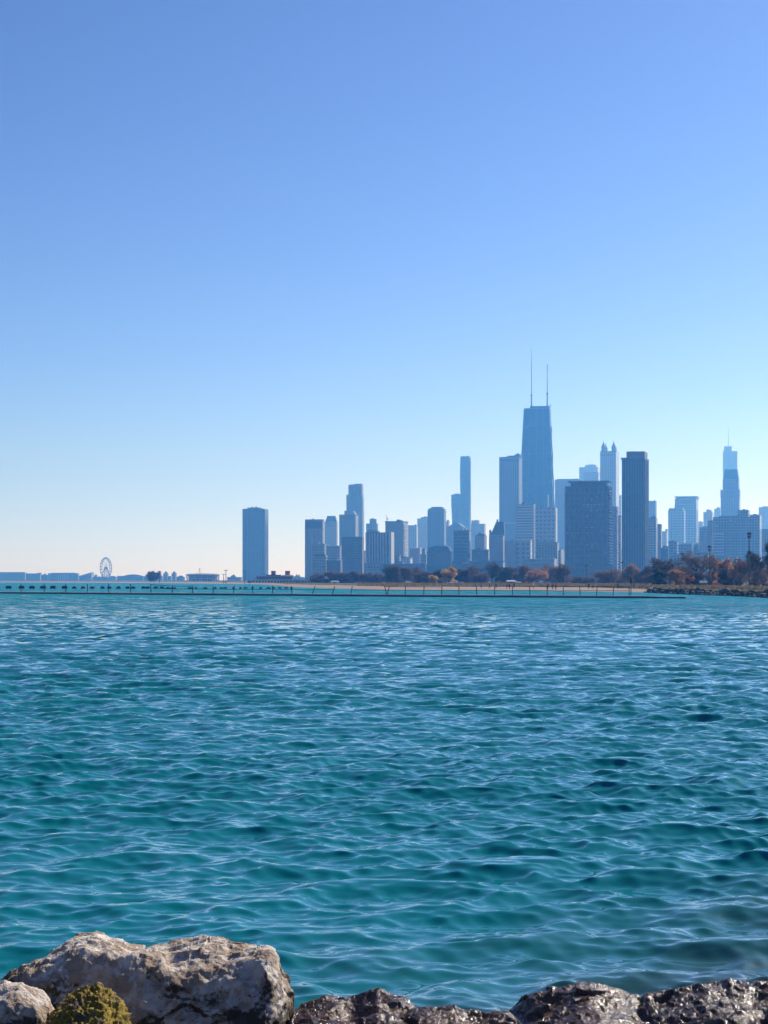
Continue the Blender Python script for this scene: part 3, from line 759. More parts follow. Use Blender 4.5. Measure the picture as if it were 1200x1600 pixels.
# --- right-hand cluster
b = Bld('office_tower', 'small pale tower at the left foot of the twin pale towers', 1034, 1041, 1043, 4400, 830, 'pale'); b.roofbox(1039, 1042, 826.5, 'pale')
b = Bld('pale_tower', 'pale tower with a flared flat roof and square opening, right of the dark ribbed tower', 1054.5, 1088, 1092, 4600, 779, 'grid')
b.box('roof_frame', 1054, 1090, 775.5, 777, -.02, 1.02, 'trimw'); b.box('roof_post', 1056, 1059, 777, 779, .05, .95, 'trimw'); b.box('roof_post', 1086, 1089, 777, 779, .05, .95, 'trimw'); b.box('core', 1062, 1083, 777, 779, .2, .8, 'trimg')
b.box('dark_panel', 1063, 1080, 781, 786, 0, .1, 'grey', .5); b.box('side_wing', 1053.5, 1056, 787, None, .2, .8, 'pale')
b = Bld('pale_tower', 'shorter pale block stepping out to the left of the flared-roof tower', 1044, 1069, 1071, 4450, 797, 'grid'); b.roofbox(1045, 1067, 794, 'grid', .1, .9); b.piers(lin(1046, 1068, 6), 800, None, 1.2, .6, 'trimw')
b = Bld('apartment_block', 'low grey block with a pale roof edge in front of the twin pale towers', 1060, 1080, 1083, 3000, 849, 'grey'); b.slabs(1060, 1082, [849.3], 1.4, .8, 'trimw', 'roof_edge'); b.box('end_wall', 1080.2, 1082, 848.5, None, 0, .8, 'trimw')
b = Bld('apartment_block', 'dull block with a dark roof left of the block with the pale roof edge', 1044, 1058, 1060, 2950, 847, 'grey'); b.roofbox(1047, 1057, 845.5, 'roofd'); b.parapet('trimb')
b = Bld('apartment_block', 'lowest dark block above the bare trees right of the dark ribbed tower', 1033, 1043.5, 1045, 2850, 857, 'dark'); b.parapet('trimb')
b = Bld('office_tower', 'pale stepped tower left of the mansard-topped tower', 1099, 1113, 1116, 4700, 800, 'pale'); b.roofbox(1103, 1111, 796.5, 'pale', .15, .85)
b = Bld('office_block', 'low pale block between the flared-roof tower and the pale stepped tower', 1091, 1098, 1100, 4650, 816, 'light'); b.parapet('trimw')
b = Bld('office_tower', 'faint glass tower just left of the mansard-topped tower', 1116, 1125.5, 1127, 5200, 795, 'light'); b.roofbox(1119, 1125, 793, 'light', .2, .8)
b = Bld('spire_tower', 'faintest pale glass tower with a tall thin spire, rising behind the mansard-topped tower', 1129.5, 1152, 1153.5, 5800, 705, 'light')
b.box('upper_block', 1131.2, 1143.2, 697.2, 705, .1, .9, 'light'); MB().tube((b.lx(1137.4), b.D*.5, b.lz(698)), (b.lx(1137.4), b.D*.5, b.lz(663)), 1.1, .25, 8).build('spire', M['trimg'], b.root)
b.slabs(1130, 1152, [731], 2, 1., 'trimw', 'floor_band')
b = Bld('mansard_tower', 'grey tower with a dark steep mansard top in front of the spire tower', 1126, 1155, 1157, 4300, 766, 'stone')
b.box('setback', 1129, 1153.8, 749, 766, .06, .94, 'stone'); b.box('mansard', 1130, 1153.5, 733, 749, .1, .9, 'slate', 0, 3.6, 5)
b.slabs(1129.5, 1153, [749.5], 1.3, -1., 'trimg', 'cornice')
for py in (765.8, 769, 772.4, 775.5): b.box('balcony', 1125.2, 1127, py-.8, py+.5, .02, .3, 'trimg', .8); b.box('balcony', 1154, 1156.4, py-.8, py+.5, .02, .3, 'trimg', .8)
b.slabs(1136, 1146, lin(757, 776, 7), 1., .4, 'trimb', 'window_band')
b = Bld('wide_apartment_block', 'widest block of the right-hand group with a stepped roofline and balcony rows', 1114, 1187, 1190, 3050, 808, 'grey')
b.box('upper_block', 1152, 1169, 797, 808, .1, .9, 'grey'); b.box('upper_block', 1171, 1187, 804.5, 808, .05, .95, 'grey'); b.box('upper_block', 1123, 1150, 806, 808, .1, .9, 'trimb'); b.box('gable', 1176, 1181, 803.2, 804.5, .2, .8, 'slate')
b.slabs(1136, 1182, lin(818, 868, 11), .9, .9, 'trimg'); b.piers([1134, 1147, 1151.5, 1162, 1176, 1185], 810, None, 1.3, 1.1, 'trimb')
b.slabs(1115, 1131, lin(834, 871, 9), 1.6, 1.4, 'trimw'); b.windows([(1135.5, 815), (1142, 813), (1149, 815), (1182, 815), (1120, 822)], 2.2, 1.4)
b = Bld('brick_block', 'dark block stepping down from the left of the widest block', 1106, 1113.8, 1116, 3150, 815, 'brick'); b.roofbox(1108, 1113, 813, 'roofd'); b.parapet('trimb')
b = Bld('rose_block', 'small block with a pinkish lower front left of the widest block', 1093, 1112, 1114, 3300, 824, 'grey'); b.box('lower_front', 1092.5, 1113, 843, None, -.02, .3, 'rose', 1.0); b.slabs(1093.5, 1105, lin(829, 840, 4), .9, .8, 'trimg')
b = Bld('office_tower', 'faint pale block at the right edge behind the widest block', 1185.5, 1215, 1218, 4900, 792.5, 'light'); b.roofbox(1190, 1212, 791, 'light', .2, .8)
b = Bld('apartment_block', 'blue-grey block at the right edge of the picture beside the widest block', 1190.5, 1222, 1225, 3300, 828, 'grey'); b.slabs(1191, 1222, lin(834, 876, 9), .9, .7, 'trimb'); b.parapet('trimb')
b = Bld('apartment_block', 'slim dark block in the gap between the twin pale towers and the pinkish-fronted block', 1083, 1091, 1093, 3250, 852, 'dark'); b.parapet('trimb')

# ---------------------------------------------------------------- left horizon: pier halls, wheel, pavilion
def far_block(name, label, x0, x1, top, d, mat, extra=None, cat='building'):
    b = Bld(name, label, x0, x1-1.0, x1, d, top, mat, cat)
    b.parapet('trimg', 1.2)
    if extra: extra(b)
    return b
far_block('pier_hall', 'long low flat hall at the far left end of the horizon', -30, 40, 895.5, 5200, 'grey', lambda b: b.box('roof', -28, 39, 894, 895.2, .1, .9, 'trimg', 0, 4, 6))
far_block('pier_hall', 'second low hall from the left on the horizon, with a raised right end', 40.5, 64, 896.5, 5150, 'grey', lambda b: b.box('roof_light', 58, 63.5, 895, 896.2, .2, .8, 'trimb'))
far_block('pier_hall', 'low connecting hall in the dip left of the pale-fronted hall', 64.5, 75, 898.5, 5100, 'dark', lambda b: b.roofbox(67, 71, 897.4, 'trimg'))
far_block('pier_hall', 'pale-fronted long hall in the middle of the pier left of the wheel', 75, 123, 896.3, 5050, 'grey', lambda b: (b.piers(lin(92, 106, 6), 897, None, 3, 1., 'trimw'), b.box('roof', 78, 118, 895, 896.1, .1, .9, 'trimg', 0, 5, 6)))
def peak(b):
    m = MB(); z0, z1 = b.lz(900)+.01, b.lz(894.2)
    m.add([(b.lx(123), 0, z0), (b.lx(143), 0, z0), (b.lx(143), 0, z1), (b.lx(123), 20, z0), (b.lx(143), 20, z0), (b.lx(143), 20, z1)], [(0,1,2),(5,4,3),(0,2,5,3),(1,4,5,2),(0,3,4,1)])
    m.build('sloping_roof', M['trimg'], b.root)
far_block('wedge_roof_hall', 'hall with a wedge roof rising to a point left of the wheel', 123.5, 143.5, 900, 5000, 'grey', peak)
far_block('pier_hall', 'low jumbled sheds at the foot of the big wheel', 143.5, 182, 902, 5100, 'grey', lambda b: (b.roofbox(146, 151, 899), b.roofbox(153, 156, 900.5, 'trimw'), b.roofbox(172, 179, 900, 'trimg')))
def vault(x0, x1, y0, y1):
    def f(b):
        n = 10; xa, xb = b.lx(x0), b.lx(x1); z0 = b.lz(y0)+.01; hgt = (y0-y1)*b.s
        arc = [(xa+(xb-xa)*i/(n-1), z0+hgt*math.sin(math.pi*i/(n-1))**.7) for i in range(n)]
        vs = [(x, 1, z) for x, z in arc]+[(x, b.D, z) for x, z in arc]
        MB().add(vs, [(i, i+1, n+i+1, n+i) for i in range(n-1)]+[tuple(range(n-1, -1, -1)), tuple(range(n, 2*n))]).build('vaulted_roof', M['trimb'], b.root)
    return f
far_block('vaulted_hall', 'hall with a low vaulted roof right of the big wheel', 183, 225, 900.5, 4700, 'grey', vault(192, 222, 900.5, 897.5))
far_block('shed', 'low shed behind the flat-topped tree on the left horizon', 225, 254, 901, 4200, 'grey', lambda b: b.roofbox(238, 252, 899, 'trimb'))
far_block('small_tower', 'left one of two small square towers on the left horizon', 255, 262, 896.5, 4300, 'grey', lambda b: b.roofbox(256.5, 260.5, 894.3, 'trimb'))
far_block('small_tower', 'right one of two small square towers on the left horizon', 268, 275, 896.5, 4300, 'grey', lambda b: b.roofbox(269.5, 273.5, 894.3, 'trimb'))
far_block('shed', 'low pointed shed between the two small towers and the round pavilion', 276, 288, 902, 4250, 'grey', lambda b: b.box('roof', 276, 287, 899.5, 901.8, 0, 1, 'slate', 0, 7, 3))
far_block('shed', 'low shed filling the gap between the two small towers', 262, 268, 901.5, 4280, 'grey', lambda b: b.roofbox(263, 266, 900, 'trimb'))
far_block('shed', 'low pale shed left against the foot of the lone dark tower', 355, 377, 902.5, 3900, 'grey', lambda b: b.roofbox(360, 367, 899.5, 'trimg'))
far_block('shed', 'low pale shed right behind the red-funnelled beach house', 414, 476, 902.5, 3900, 'grey', lambda b: (b.roofbox(455, 468, 899.5, 'trimg'), b.roofbox(425, 440, 901, 'trimb')))

# small plant and stair heads on the roofs
RP = random.Random(5)
for o in [o for o in COL.objects if o.parent is None and o.type == 'EMPTY' and o.get('category') == 'building']:
    ch = [c for c in o.children if c.type == 'MESH']
    if not any(c.name.split('.')[0] == 'wall' for c in ch): continue
    top_c = max(ch, key=lambda c: max(v.co.z for v in c.data.vertices))
    vs = top_c.data.vertices
    xs2 = [v.co.x for v in vs]; ys2 = [v.co.y for v in vs]; zt2 = max(v.co.z for v in vs)
    if max(xs2)-min(xs2) < 6 or top_c.name.split('.')[0] not in ('wall', 'parapet', 'penthouse', 'upper_block', 'setback'): continue
    for _ in range(RP.choice((1, 2, 3))):
        c_ = RP.uniform(min(xs2)+2, max(xs2)-2); hw = RP.uniform(.8, 2.0); h2 = RP.uniform(1.2, 3.2); yy = (min(ys2)+max(ys2))/2
        MB().box(c_-hw, c_+hw, yy-1.5, yy+1.5, zt2+.003, zt2+h2).build('roof_plant', M[RP.choice(('trimb', 'trimg', 'roofd'))], o)

# big wheel
wd = 5400
wr = empty('ferris_wheel', (wx(165.5, wd), wd, 0), math.radians(68))
tag(wr, 'big spoked observation wheel on the far pier at the left', 'ferris wheel')
zc = wz(887.5, wd); RR = 15*wd/F
def ring(r, th, y, n=48):
    m = MB()
    for k in range(n):
        a0, a1 = 2*math.pi*k/n, 2*math.pi*(k+1)/n
        m.tube((r*math.cos(a0), y, zc+r*math.sin(a0)), (r*math.cos(a1), y, zc+r*math.sin(a1)), th, th, 4)
    return m
for y in (-3, 3): ring(RR, .9, y).build('rim', M['trimg'], wr)
MB().tube((0, -5, zc), (0, 5, zc), 2.2, 2.2, 12).build('hub', M['trimb'], wr)
for k in range(21):
    a0 = 2*math.pi*k/21; c, s_ = math.cos(a0), math.sin(a0)
    MB().tube((0, 0, zc), (RR*c, 0, zc+RR*s_), .28, .28, 4).build('spoke', M['trimg'], wr)
    MB().box((RR+2.2)*c-1.6, (RR+2.2)*c+1.6, -1.6, 1.6, zc+(RR+2.2)*s_-1.7, zc+(RR+2.2)*s_+1.3).build('gondola', M['trimd'], wr)
for sx in (-1, 1):
    for y in (-7, 7): MB().tube((sx*13, y*1.4, 0), (0, y*.6, zc), 1.3, .9, 6).build('leg', M['trimb'], wr)

# round pavilion with a rim
pd = 3300
pr = empty('round_pavilion', (wx(317, pd), pd, 0)); tag(pr, 'round low pavilion with an overhanging rim on the left horizon', 'building')
r = 26*pd/F
MB().lathe([(r*.86, 0), (r*.86, wz(901, pd)), (r*.97, wz(898.5, pd))], (0, 0), 40).build('wall', M['strip'], pr)
MB().lathe([(r*1.03, wz(898.4, pd)), (r*1.03, wz(897.5, pd)), (r*.8, wz(896.4, pd)), (r*.3, wz(895.8, pd))], (0, 0), 40).build('roof', M['trimg'], pr)
for k in range(16):
    a0 = 2*math.pi*k/16; MB().tube((r*.95*math.cos(a0), r*.95*math.sin(a0), 0), (r*.98*math.cos(a0), r*.98*math.sin(a0), wz(898.6, pd)), .6, .6, 5).build('column', M['trimw'], pr)
tr = empty('lattice_mast', (wx(312, 3200), 3200, 0)); tag(tr, 'thin lattice mast with a tripod foot in front of the round pavilion', 'mast')
zt = wz(888, 3200)
MB().tube((0, 0, 0), (0, 0, zt), .5, .25, 5).build('pole', M['steel'], tr)
for a0 in (90, 210, 330):
    MB().tube((6*math.cos(math.radians(a0)), 6*math.sin(math.radians(a0)), zt*.5), (0, 0, zt*.95), .2, .2, 4).build('stay', M['steel'], tr)
MB().box(-.9, .9, -.4, .4, zt-2, zt-.4).build('lamp_head', M['trimw'], tr)

# ---------------------------------------------------------------- beach house shaped like a ship
bd = 1340
bh = empty('beach_house', (wx(446, bd), bd, land_z(446, bd)-.1), math.radians(-3))
tag(bh, 'ship-shaped white and blue beach house with two red funnels', 'building')
k = bd/F
def X(px): return (px-446)*k
def Zb(py): return wz(py, bd)-bh.location.z
MB().box(X(393), X(500), 0, 12, 0, Zb(906.2)).build('lower_storey', M['boatw'], bh)
MB().box(X(386), X(393), 1, 11, 0, Zb(907.5)).build('bow', M['boatb'], bh)
MB().box(X(391.5), X(501), -1.0, 13, Zb(906.2)+.01, Zb(905.2)).build('deck', M['boatw'], bh)
MB().box(X(399), X(457), 2, 10, Zb(905.2)+.01, Zb(900.6)).build('upper_storey', M['boatb'], bh)
MB().box(X(397), X(459), 1, 11, Zb(900.6)+.01, Zb(899.9)).build('upper_deck', M['boatw'], bh)
MB().box(X(414), X(438), 3, 9, Zb(899.9)+.01, Zb(898)).build('bridge', M['boatb'], bh)
MB().box(X(440), X(458), 3, 9, Zb(899.9)+.01, Zb(898.5)).build('bridge', M['boatw'], bh)
for a_, c_ in ((422, 429.5), (444, 452)):
    fn = MB().lathe([((c_-a_)*k/2, Zb(898.4)), ((c_-a_)*k/2*.96, Zb(892.2))], ((X(a_)+X(c_))/2, 6), 16).build('funnel', M['red'], bh)
    MB().lathe([((c_-a_)*k/2+.12, Zb(893)), ((c_-a_)*k/2+.12, Zb(892))], ((X(a_)+X(c_))/2, 6), 16).build('funnel_band', M['rust'], fn)
for px in lin(396, 497, 22): MB().box(X(px)-.65, X(px)+.65, -.12, .2, Zb(910.3), Zb(907.3)).build('window', M['glassd'], bh)
for px in lin(402, 454, 12): MB().box(X(px)-.6, X(px)+.6, 1.88, 2.2, Zb(904), Zb(901.8)).build('window', M['glassd'], bh)
for px in lin(393, 500, 19): MB().tube((X(px), -.7, Zb(905.2)), (X(px), -.7, Zb(903.2)), .05, .05, 4).build('rail_post', M['boatw'], bh)
MB().box(X(393), X(500), -.76, -.64, Zb(903.3), Zb(903.1)).build('handrail', M['boatw'], bh)

# ---------------------------------------------------------------- trees
def branch_tree(seed, H, W, leafy, kind, leafsize, trunk_r, density=1.0, bare=False, low=0.25):
    """trunk and limbs as tapered tubes; crown of many leaf or twig slivers along the outer branches"""
    R = random.Random(seed); m = MB(); tips = []
    def grow(p, d, L, r, lev):
        n = 3; q = p
        for i in range(n):
            d2 = (d + Vector((R.uniform(-.2, .2), R.uniform(-.2, .2), R.uniform(-.02, .16)))).normalized()
            q2 = q + d2*(L/n)
            m.tube(q, q2, r*(1-.22*i), r*(1-.22*(i+1)), 5 if lev < 2 else 3)
            if lev >= 2 or (lev == 1 and i > 0): tips.append((q, q2))
            q, d = q2, d2
        if lev < 3:
            for _ in range(R.choice((3, 4)) if lev else R.choice((5, 6, 7))):
                a = R.uniform(0, 2*math.pi); sp = R.uniform(.45, 1.0)
                side = Vector((math.cos(a), math.sin(a), 0))
                nd = (d*(1-.35*sp) + side*sp*WR + Vector((0, 0, .12))).normalized()
                st = p.lerp(q, R.uniform(.55, 1.0)) if lev else p.lerp(q, R.uniform(.5, 1.0))
                grow(st, nd, L*R.uniform(.55, .8)*(1.25 if lev == 0 else 1), r*.5, lev+1)
    WR = max(.7, min(1.6, W/H*1.25))
    grow(Vector((0, 0, 0)), Vector((R.uniform(-.06, .06), R.uniform(-.06, .06), 1)), H*low*1.25, trunk_r, 0)
    P = np.array([v for v in m.v]); zmax = P[:, 2].max(); xr = max(np.abs(P[:, 0]).max(), .1)
    sx, sz = (W/2)/xr*.95, H*.97/zmax
    m.v = [(x*sx, y*sx, z*sz) for x, y, z in m.v]
    T = np.array([[tuple(a), tuple(b)] for a, b in tips]); T[:, :, :2] *= sx; T[:, :, 2] *= sz
    g = np.random.default_rng(seed)
    n = int(leafy*density); nb = int(n*(.55 if kind == 'bare' else .15))
    idx = g.integers(0, len(T), nb); u = g.uniform(0, 1.25, (nb, 1))
    C1 = T[idx, 0]*(1-u)+T[idx, 1]*u + g.normal(0, leafsize*1.2, (nb, 3))
    # lobes of twigs or leaves filling an uneven dome
    nl = 13 if kind != 'bare' else 11
    zlo = .10 if kind != 'bare' else .26
    LC = []; LR = []
    for k in range(nl):
        zz = zlo+(.90-zlo)*((k+.5)/nl); wd_ = math.sqrt(max(.05, 1-((zz-.42)/.60)**2))
        ph = g.uniform(0, 6.28); rr = g.uniform(.25, .75)*wd_*W/2
        LC.append((rr*math.cos(ph), rr*math.sin(ph), zz*H)); LR.append((g.uniform(.20, .34)*W*.8*wd_**.5, g.uniform(.10, .17)*H))
    LC = np.array(LC); LR = np.array(LR); li = g.integers(0, nl, n-nb)
    dv = g.normal(0, 1, (n-nb, 3)); dv /= np.linalg.norm(dv, axis=1)[:, None]; dv *= g.uniform(0.15, 1, (n-nb, 1))**.45
    C2 = LC[li]+dv*np.stack([LR[li, 0], LR[li, 0], LR[li, 1]], 1)
    C = np.concatenate([C1, C2]); C = C[C[:, 2] < H*1.03]
    C[:, 2] = np.maximum(C[:, 2], H*.04)
    # uneven crown: drop whole clumps
    keep = np.array([noise.noise((c[0]*.55+seed, c[1]*.55, c[2]*.55)) > -.22 for c in C]); C = C[keep]; n = len(C)
    ax = g.normal(0, 1, (n, 3)); ax[:, 2] = ax[:, 2]*.8+(.5 if bare else 0); ax /= np.linalg.norm(ax, axis=1)[:, None]
    bx = np.cross(ax, g.normal(0, 1, (n, 3))); bx /= np.linalg.norm(bx, axis=1)[:, None]
    ln = leafsize*g.uniform(.6, 1.4, (n, 1))*(3.4 if bare else 1.0); wd = leafsize*g.uniform(.6, 1.2, (n, 1))*((.26 if kind == 'bare' else .19) if bare else .8)
    Q = np.stack([C-ax*ln-bx*wd, C-ax*ln+bx*wd, C+ax*ln+bx*wd*.6, C+ax*ln-bx*wd*.6], 1)
    return m, Q

def tree(name, label, px, top, width, d, kind, leaf, seed, cat='tree', base=None):
    z0 = land_z(px, d)-.15 if base is None else base
    width *= {'half': 1.25, 'bare': 1.18, 'leaf': 1.12}[kind]
    H = wz(top, d)-z0; W = width*d/F
    root = empty(name, (wx(px, d), d, z0), random.uniform(0, 6.28)*0)
    tag(root, label, cat)
    if kind == 'bare':
        m, Q = branch_tree(seed, H, W, 6800, 'bare', .16*d/700, .022*H, 1, True)
    elif kind == 'half':
        m, Q = branch_tree(seed, H, W, 7500, 'half', .17*d/700, .02*H, 1, True, .2)
    else:
        m, Q = branch_tree(seed, H, W, 5200, 'leaf', .20*d/700, .02*H, 1, False, .18)
    m.build('trunk', M['bark'], root)
    quads_mesh('crown', Q, LM[leaf], root)
    return root

TREES = [
 (497, 897, 22, 1300, 'half', 'purple', 'small purplish bare tree just right of the beach house'),
 (515, 893, 24, 1250, 'half', 'russet', 'russet bare tree under the pale ribbed end tower'),
 (536, 895, 26, 1250, 'half', 'purple', 'low purple-brown tree below the dark low block on the left'),
 (556, 893, 26, 1220, 'half', 'purple', 'rounded purple-brown tree below the flat-topped block of the left cluster'),
 (575, 896, 22, 1200, 'half', 'brown', 'low brown tree below the left end of the white-striped block'),
 (591, 897, 20, 1180, 'half', 'purple', 'small faint tree below the white-striped block'),
 (612, 883, 30, 1050, 'half', 'dark', 'dark bushy tree at the left end of the taller tree row'),
 (632, 886, 30, 1080, 'half', 'purple', 'purple-brown tree second in the taller tree row'),
 (650, 887, 30, 1100, 'half', 'purple', 'wide purplish tree left of the small yellow tree'),
 (663, 893, 24, 1000, 'half', 'brown', 'olive-brown tree just left of the small yellow tree'),
 (677, 899, 13, 960, 'leaf', 'yellow', 'small yellow tree left of the big orange-yellow tree'),
 (687, 890, 22, 1050, 'half', 'dark', 'dark tree between the two yellow trees'),
 (702, 885.5, 26, 1000, 'leaf', 'yellow', 'big orange-yellow tree, brightest in the row'),
 (722, 889, 24, 1030, 'half', 'dark', 'dark brown tree right of the big orange-yellow tree'),
 (738, 884, 34, 1100, 'half', 'purple', 'tall purplish tree left of the darkest round tree'),
 (769, 879, 36, 1020, 'half', 'dark', 'darkest round-crowned tree in the middle of the row'),
 (752, 895, 24, 980, 'half', 'purple', 'low purple tree at the left foot of the darkest round tree'),
 (795, 886, 28, 1020, 'bare', 'dark', 'thin dark bare tree right of the darkest round tree'),
 (819, 883, 32, 1000, 'half', 'russet', 'dark russet tree below the balcony-banded block'),
 (839, 890, 30, 960, 'half', 'rust', 'low red-brown tree below the window-grid block'),
 (857, 884, 38, 980, 'half', 'russet', 'broad reddish tree left of the broad dark slab'),
 (880, 882, 26, 930, 'half', 'brown', 'brown tree at the left corner of the broad dark slab'),
 (903, 901, 30, 1000, 'half', 'purple', 'low purple bush under the left half of the broad dark slab'),
 (922, 903, 24, 980, 'half', 'purple', 'low purple bush under the right half of the broad dark slab'),
 (948, 890, 46, 860, 'half', 'russet', 'low broad dome of russet twigs right of the broad dark slab'),
 (984, 882, 30, 850, 'half', 'tan', 'tan leafed tree below the dark ribbed tower'),
 (1006, 885, 30, 780, 'half', 'purple', 'purple-brown tree right of the tan tree'),
 (1032, 871, 56, 640, 'bare', 'dark', 'wide bare tree with an arching trunk above the dark evergreen'),
 (1031, 888, 26, 600, 'leaf', 'green', 'dark round evergreen at the beach end of the stone revetment'),
 (1060, 890, 34, 600, 'leaf', 'rust', 'low rust-orange tree between two bare trees'),
 (1077, 898, 15, 540, 'leaf', 'orange', 'small bright orange tree leaning under the large bare tree'),
 (1091, 861, 60, 560, 'bare', 'purple', 'largest bare tree, at the centre of the right-hand grove'),
 (1089, 893, 24, 545, 'half', 'dark', 'dark shrub at the foot of the largest bare tree'),
 (1113, 868, 30, 580, 'half', 'russet', 'russet bare tree on the right of the largest bare tree'),
 (1131, 872, 36, 560, 'leaf', 'rust', 'big rust-red tree with fading leaves'),
 (1136, 889, 30, 530, 'leaf', 'dark', 'dark olive bush in front of the big rust-red tree'),
 (1158, 872, 30, 520, 'bare', 'russet', 'thin reddish bare tree left of the tall floodlight mast'),
 (1178, 861, 34, 500, 'bare', 'dark', 'thin grey bare tree right of the tall floodlight mast'),
 (1192, 888, 34, 560, 'leaf', 'tan', 'tan-orange hedge-like tree at the right edge'),
 (1203, 842, 24, 470, 'bare', 'dark', 'tall dark bare tree cut by the right edge of the picture'),
 (1150, 893, 22, 600, 'half', 'brown', 'low brown bush behind the dark olive bush'),
 (1172, 896, 26, 590, 'half', 'brown', 'low brown bush behind the foot of the tall floodlight mast'),
 (1108, 893, 26, 620, 'half', 'purple', 'low purple-brown thicket right of the foot of the largest bare tree'),
 (1073, 884, 30, 680, 'half', 'brown', 'brown thicket showing behind the small bright orange tree'),
 (1046, 880, 34, 740, 'half', 'purple', 'purple-brown crown filling the gap right of the wide bare tree'),
 (1145, 884, 30, 640, 'half', 'russet', 'russet crown behind the right side of the big rust-red tree'),
 (1186, 878, 30, 640, 'half', 'brown', 'brown bare crown behind the thin grey bare tree'),
 (994, 892, 26, 900, 'half', 'russet', 'low russet crown filling the gap right of the tan tree'),
 (1016, 897, 22, 760, 'half', 'brown', 'low brown bush left of the dark round evergreen'),
 (964, 900, 26, 900, 'half', 'brown', 'low brown bush between the russet dome and the tan tree'),
]
for i, (px, top, wdt, d, kind, leaf, lab) in enumerate(TREES):
    nm = {'bare': 'bare_tree', 'half': 'bare_tree', 'leaf': 'leafy_tree'}[kind]
    cat = 'tree'
    if 'bush' in lab or 'shrub' in lab: nm, cat = 'bush', 'bush'
    tree(nm, lab, px, top, wdt, d, kind, leaf, 100+i, cat)
# flat-topped tree on the spit at left
tree('flat_topped_tree', 'flat-topped dark tree on the low spit at the far left', 240, 893, 19, 1950, 'bare', 'dark', 301)

# ---------------------------------------------------------------- lamp posts and masts
def lamp_post(label, px, top, d, style, group=None):
    z0 = land_z(px, d)-.1; H = wz(top, d)-z0
    r = empty('lamp_post' if style != 'flood' else 'floodlight_mast', (wx(px, d), d, z0))
    tag(r, label, 'lamp post' if style != 'flood' else 'floodlight mast', group)
    s_ = d/500
    if style == 'flood':
        MB().tube((0, 0, 0), (0, 0, H*.97), .20*s_, .12*s_, 8).build('pole', M['lamp'], r)
        MB().box(-.5*s_, .5*s_, -.3, .3, H*.955, H*.965).build('crossarm', M['lamp'], r)
        for x in (-.38, 0, .38): MB().box((x-.15)*s_, (x+.15)*s_, -.35, .2, H*.965+.01, H).build('floodlight', M['lamp'], r)
        for x in (-.3, .3): MB().box((x-.13)*s_, (x+.13)*s_, -.3, .2, H*.90, H*.94).build('floodlight', M['lamp'], r)
        MB().tube((0, 0, H*.60), (0, 0, H*.66), .34*s_, .34*s_, 8).build('ring_bracket', M['lamp'], r)
        for x in (-.38, .38): MB().box((x-.14)*s_, (x+.14)*s_, -.3, .2, H*.61, H*.66).build('floodlight', M['lamp'], r)
    else:
        MB().tube((0, 0, 0), (0, 0, H*.96), .11*s_, .07*s_, 6).build('pole', M['lamp'], r)
        MB().box(-.45*s_, .45*s_, -.2, .2, H*.955, H).build('lamp_head', M['lamp'], r)
        if style == 'double': MB().box(-.3*s_, .3*s_, -.2, .2, H*.88, H*.915).build('lamp_head', M['lamp'], r)
lamp_post('tallest floodlight mast with two tiers of lamps at the right of the grove', 1170.5, 832, 480, 'flood')
lamp_post('dark double-headed lamp post rising from the largest bare tree', 1108.5, 853, 540, 'double')
lamp_post('lamp post rising from the left side of the largest bare tree', 1066, 864, 620, 'single')
lamp_post('lamp post above the wide bare tree left of the grove', 1020.5, 872, 700, 'single')
lamp_post('lamp post in front of the foot of the dark ribbed tower', 972.5, 878, 800, 'single')
lamp_post('thin lamp post in front of the broad dark slab', 916, 883, 900, 'single')
lamp_post('thin lamp post right of the flat-topped tree on the left spit', 249, 892, 1880, 'single')
lamp_post('taller of two lamp posts right of the round pavilion', 353, 890.5, 1480, 'single')
lamp_post('shorter of two lamp posts right of the round pavilion', 349.5, 897, 1500, 'single')
lamp_post('lamp post standing against the lower left edge of the lone dark tower', 382.5, 892, 1420, 'single')
lamp_post('short lamp post just right of the tallest floodlight mast, thin and dark', 1167.0, 868, 560, 'single')

# ---------------------------------------------------------------- low concrete breakwater with railing
def jd(px): return float(np.interp(px, [-200, 0, 240, 600, 880, 1100], [452, 424, 385, 345, 322, 308]))
jr = empty('breakwater', (0, jd(600), 0)); tag(jr, 'long low concrete breakwater with a broken steel railing across the water', 'breakwater')
xs_ = np.concatenate([np.linspace(-200, 1000, 61), np.linspace(1010, 1100, 10)])
m = MB(); vs = []
for px in xs_:
    d = jd(px); x = wx(px, d); tp = .42 if px < 1000 else .42-.42*(px-1000)/95
    y = d-jd(600)
    vs += [(x, y-.9, -.8), (x, y-.8, tp), (x, y+.9, tp+.01), (x, y+1.0, -.8)]
fs = [(3, 2, 1, 0), tuple(range(4*(len(xs_)-1), 4*len(xs_)))]
for i in range(len(xs_)-1):
    for k_ in range(4): fs.append((4*i+k_, 4*i+(k_+1) % 4, 4*(i+1)+(k_+1) % 4, 4*(i+1)+k_))
m.add(vs, fs).build('deck', M['conc'], jr)
m = MB(); vs = []
for px in xs_[:-3]:      # dark weed-grown strip along the waterline
    d = jd(px); x = wx(px, d); y = d-jd(600)
    vs += [(x, y-1.02, -.6), (x, y-.98, .23), (x, y-.82, .24), (x, y-.8, -.6)]
fs = [(3, 2, 1, 0), tuple(range(4*(len(xs_)-4), 4*(len(xs_)-3)))]
for i in range(len(xs_)-4):
    for k_ in range(4): fs.append((4*i+k_, 4*i+(k_+1) % 4, 4*(i+1)+(k_+1) % 4, 4*(i+1)+k_))
m.add(vs, fs).build('waterline_timber', M['black'], jr)
POSTS = [-68, -34, 33, 69, 103, 137, 170, 204, 236, 269, 301, 333, 365, 395, 426, 456, 488, 519, 548, 604, 605, 633, 662, 690, 717, 745, 773, 801, 828, 855, 880, 906.5, 932, 958, 983]
tilt = {488: .55, 519: .5, 548: .3, 604: -.35, 605: .4}
top = {}
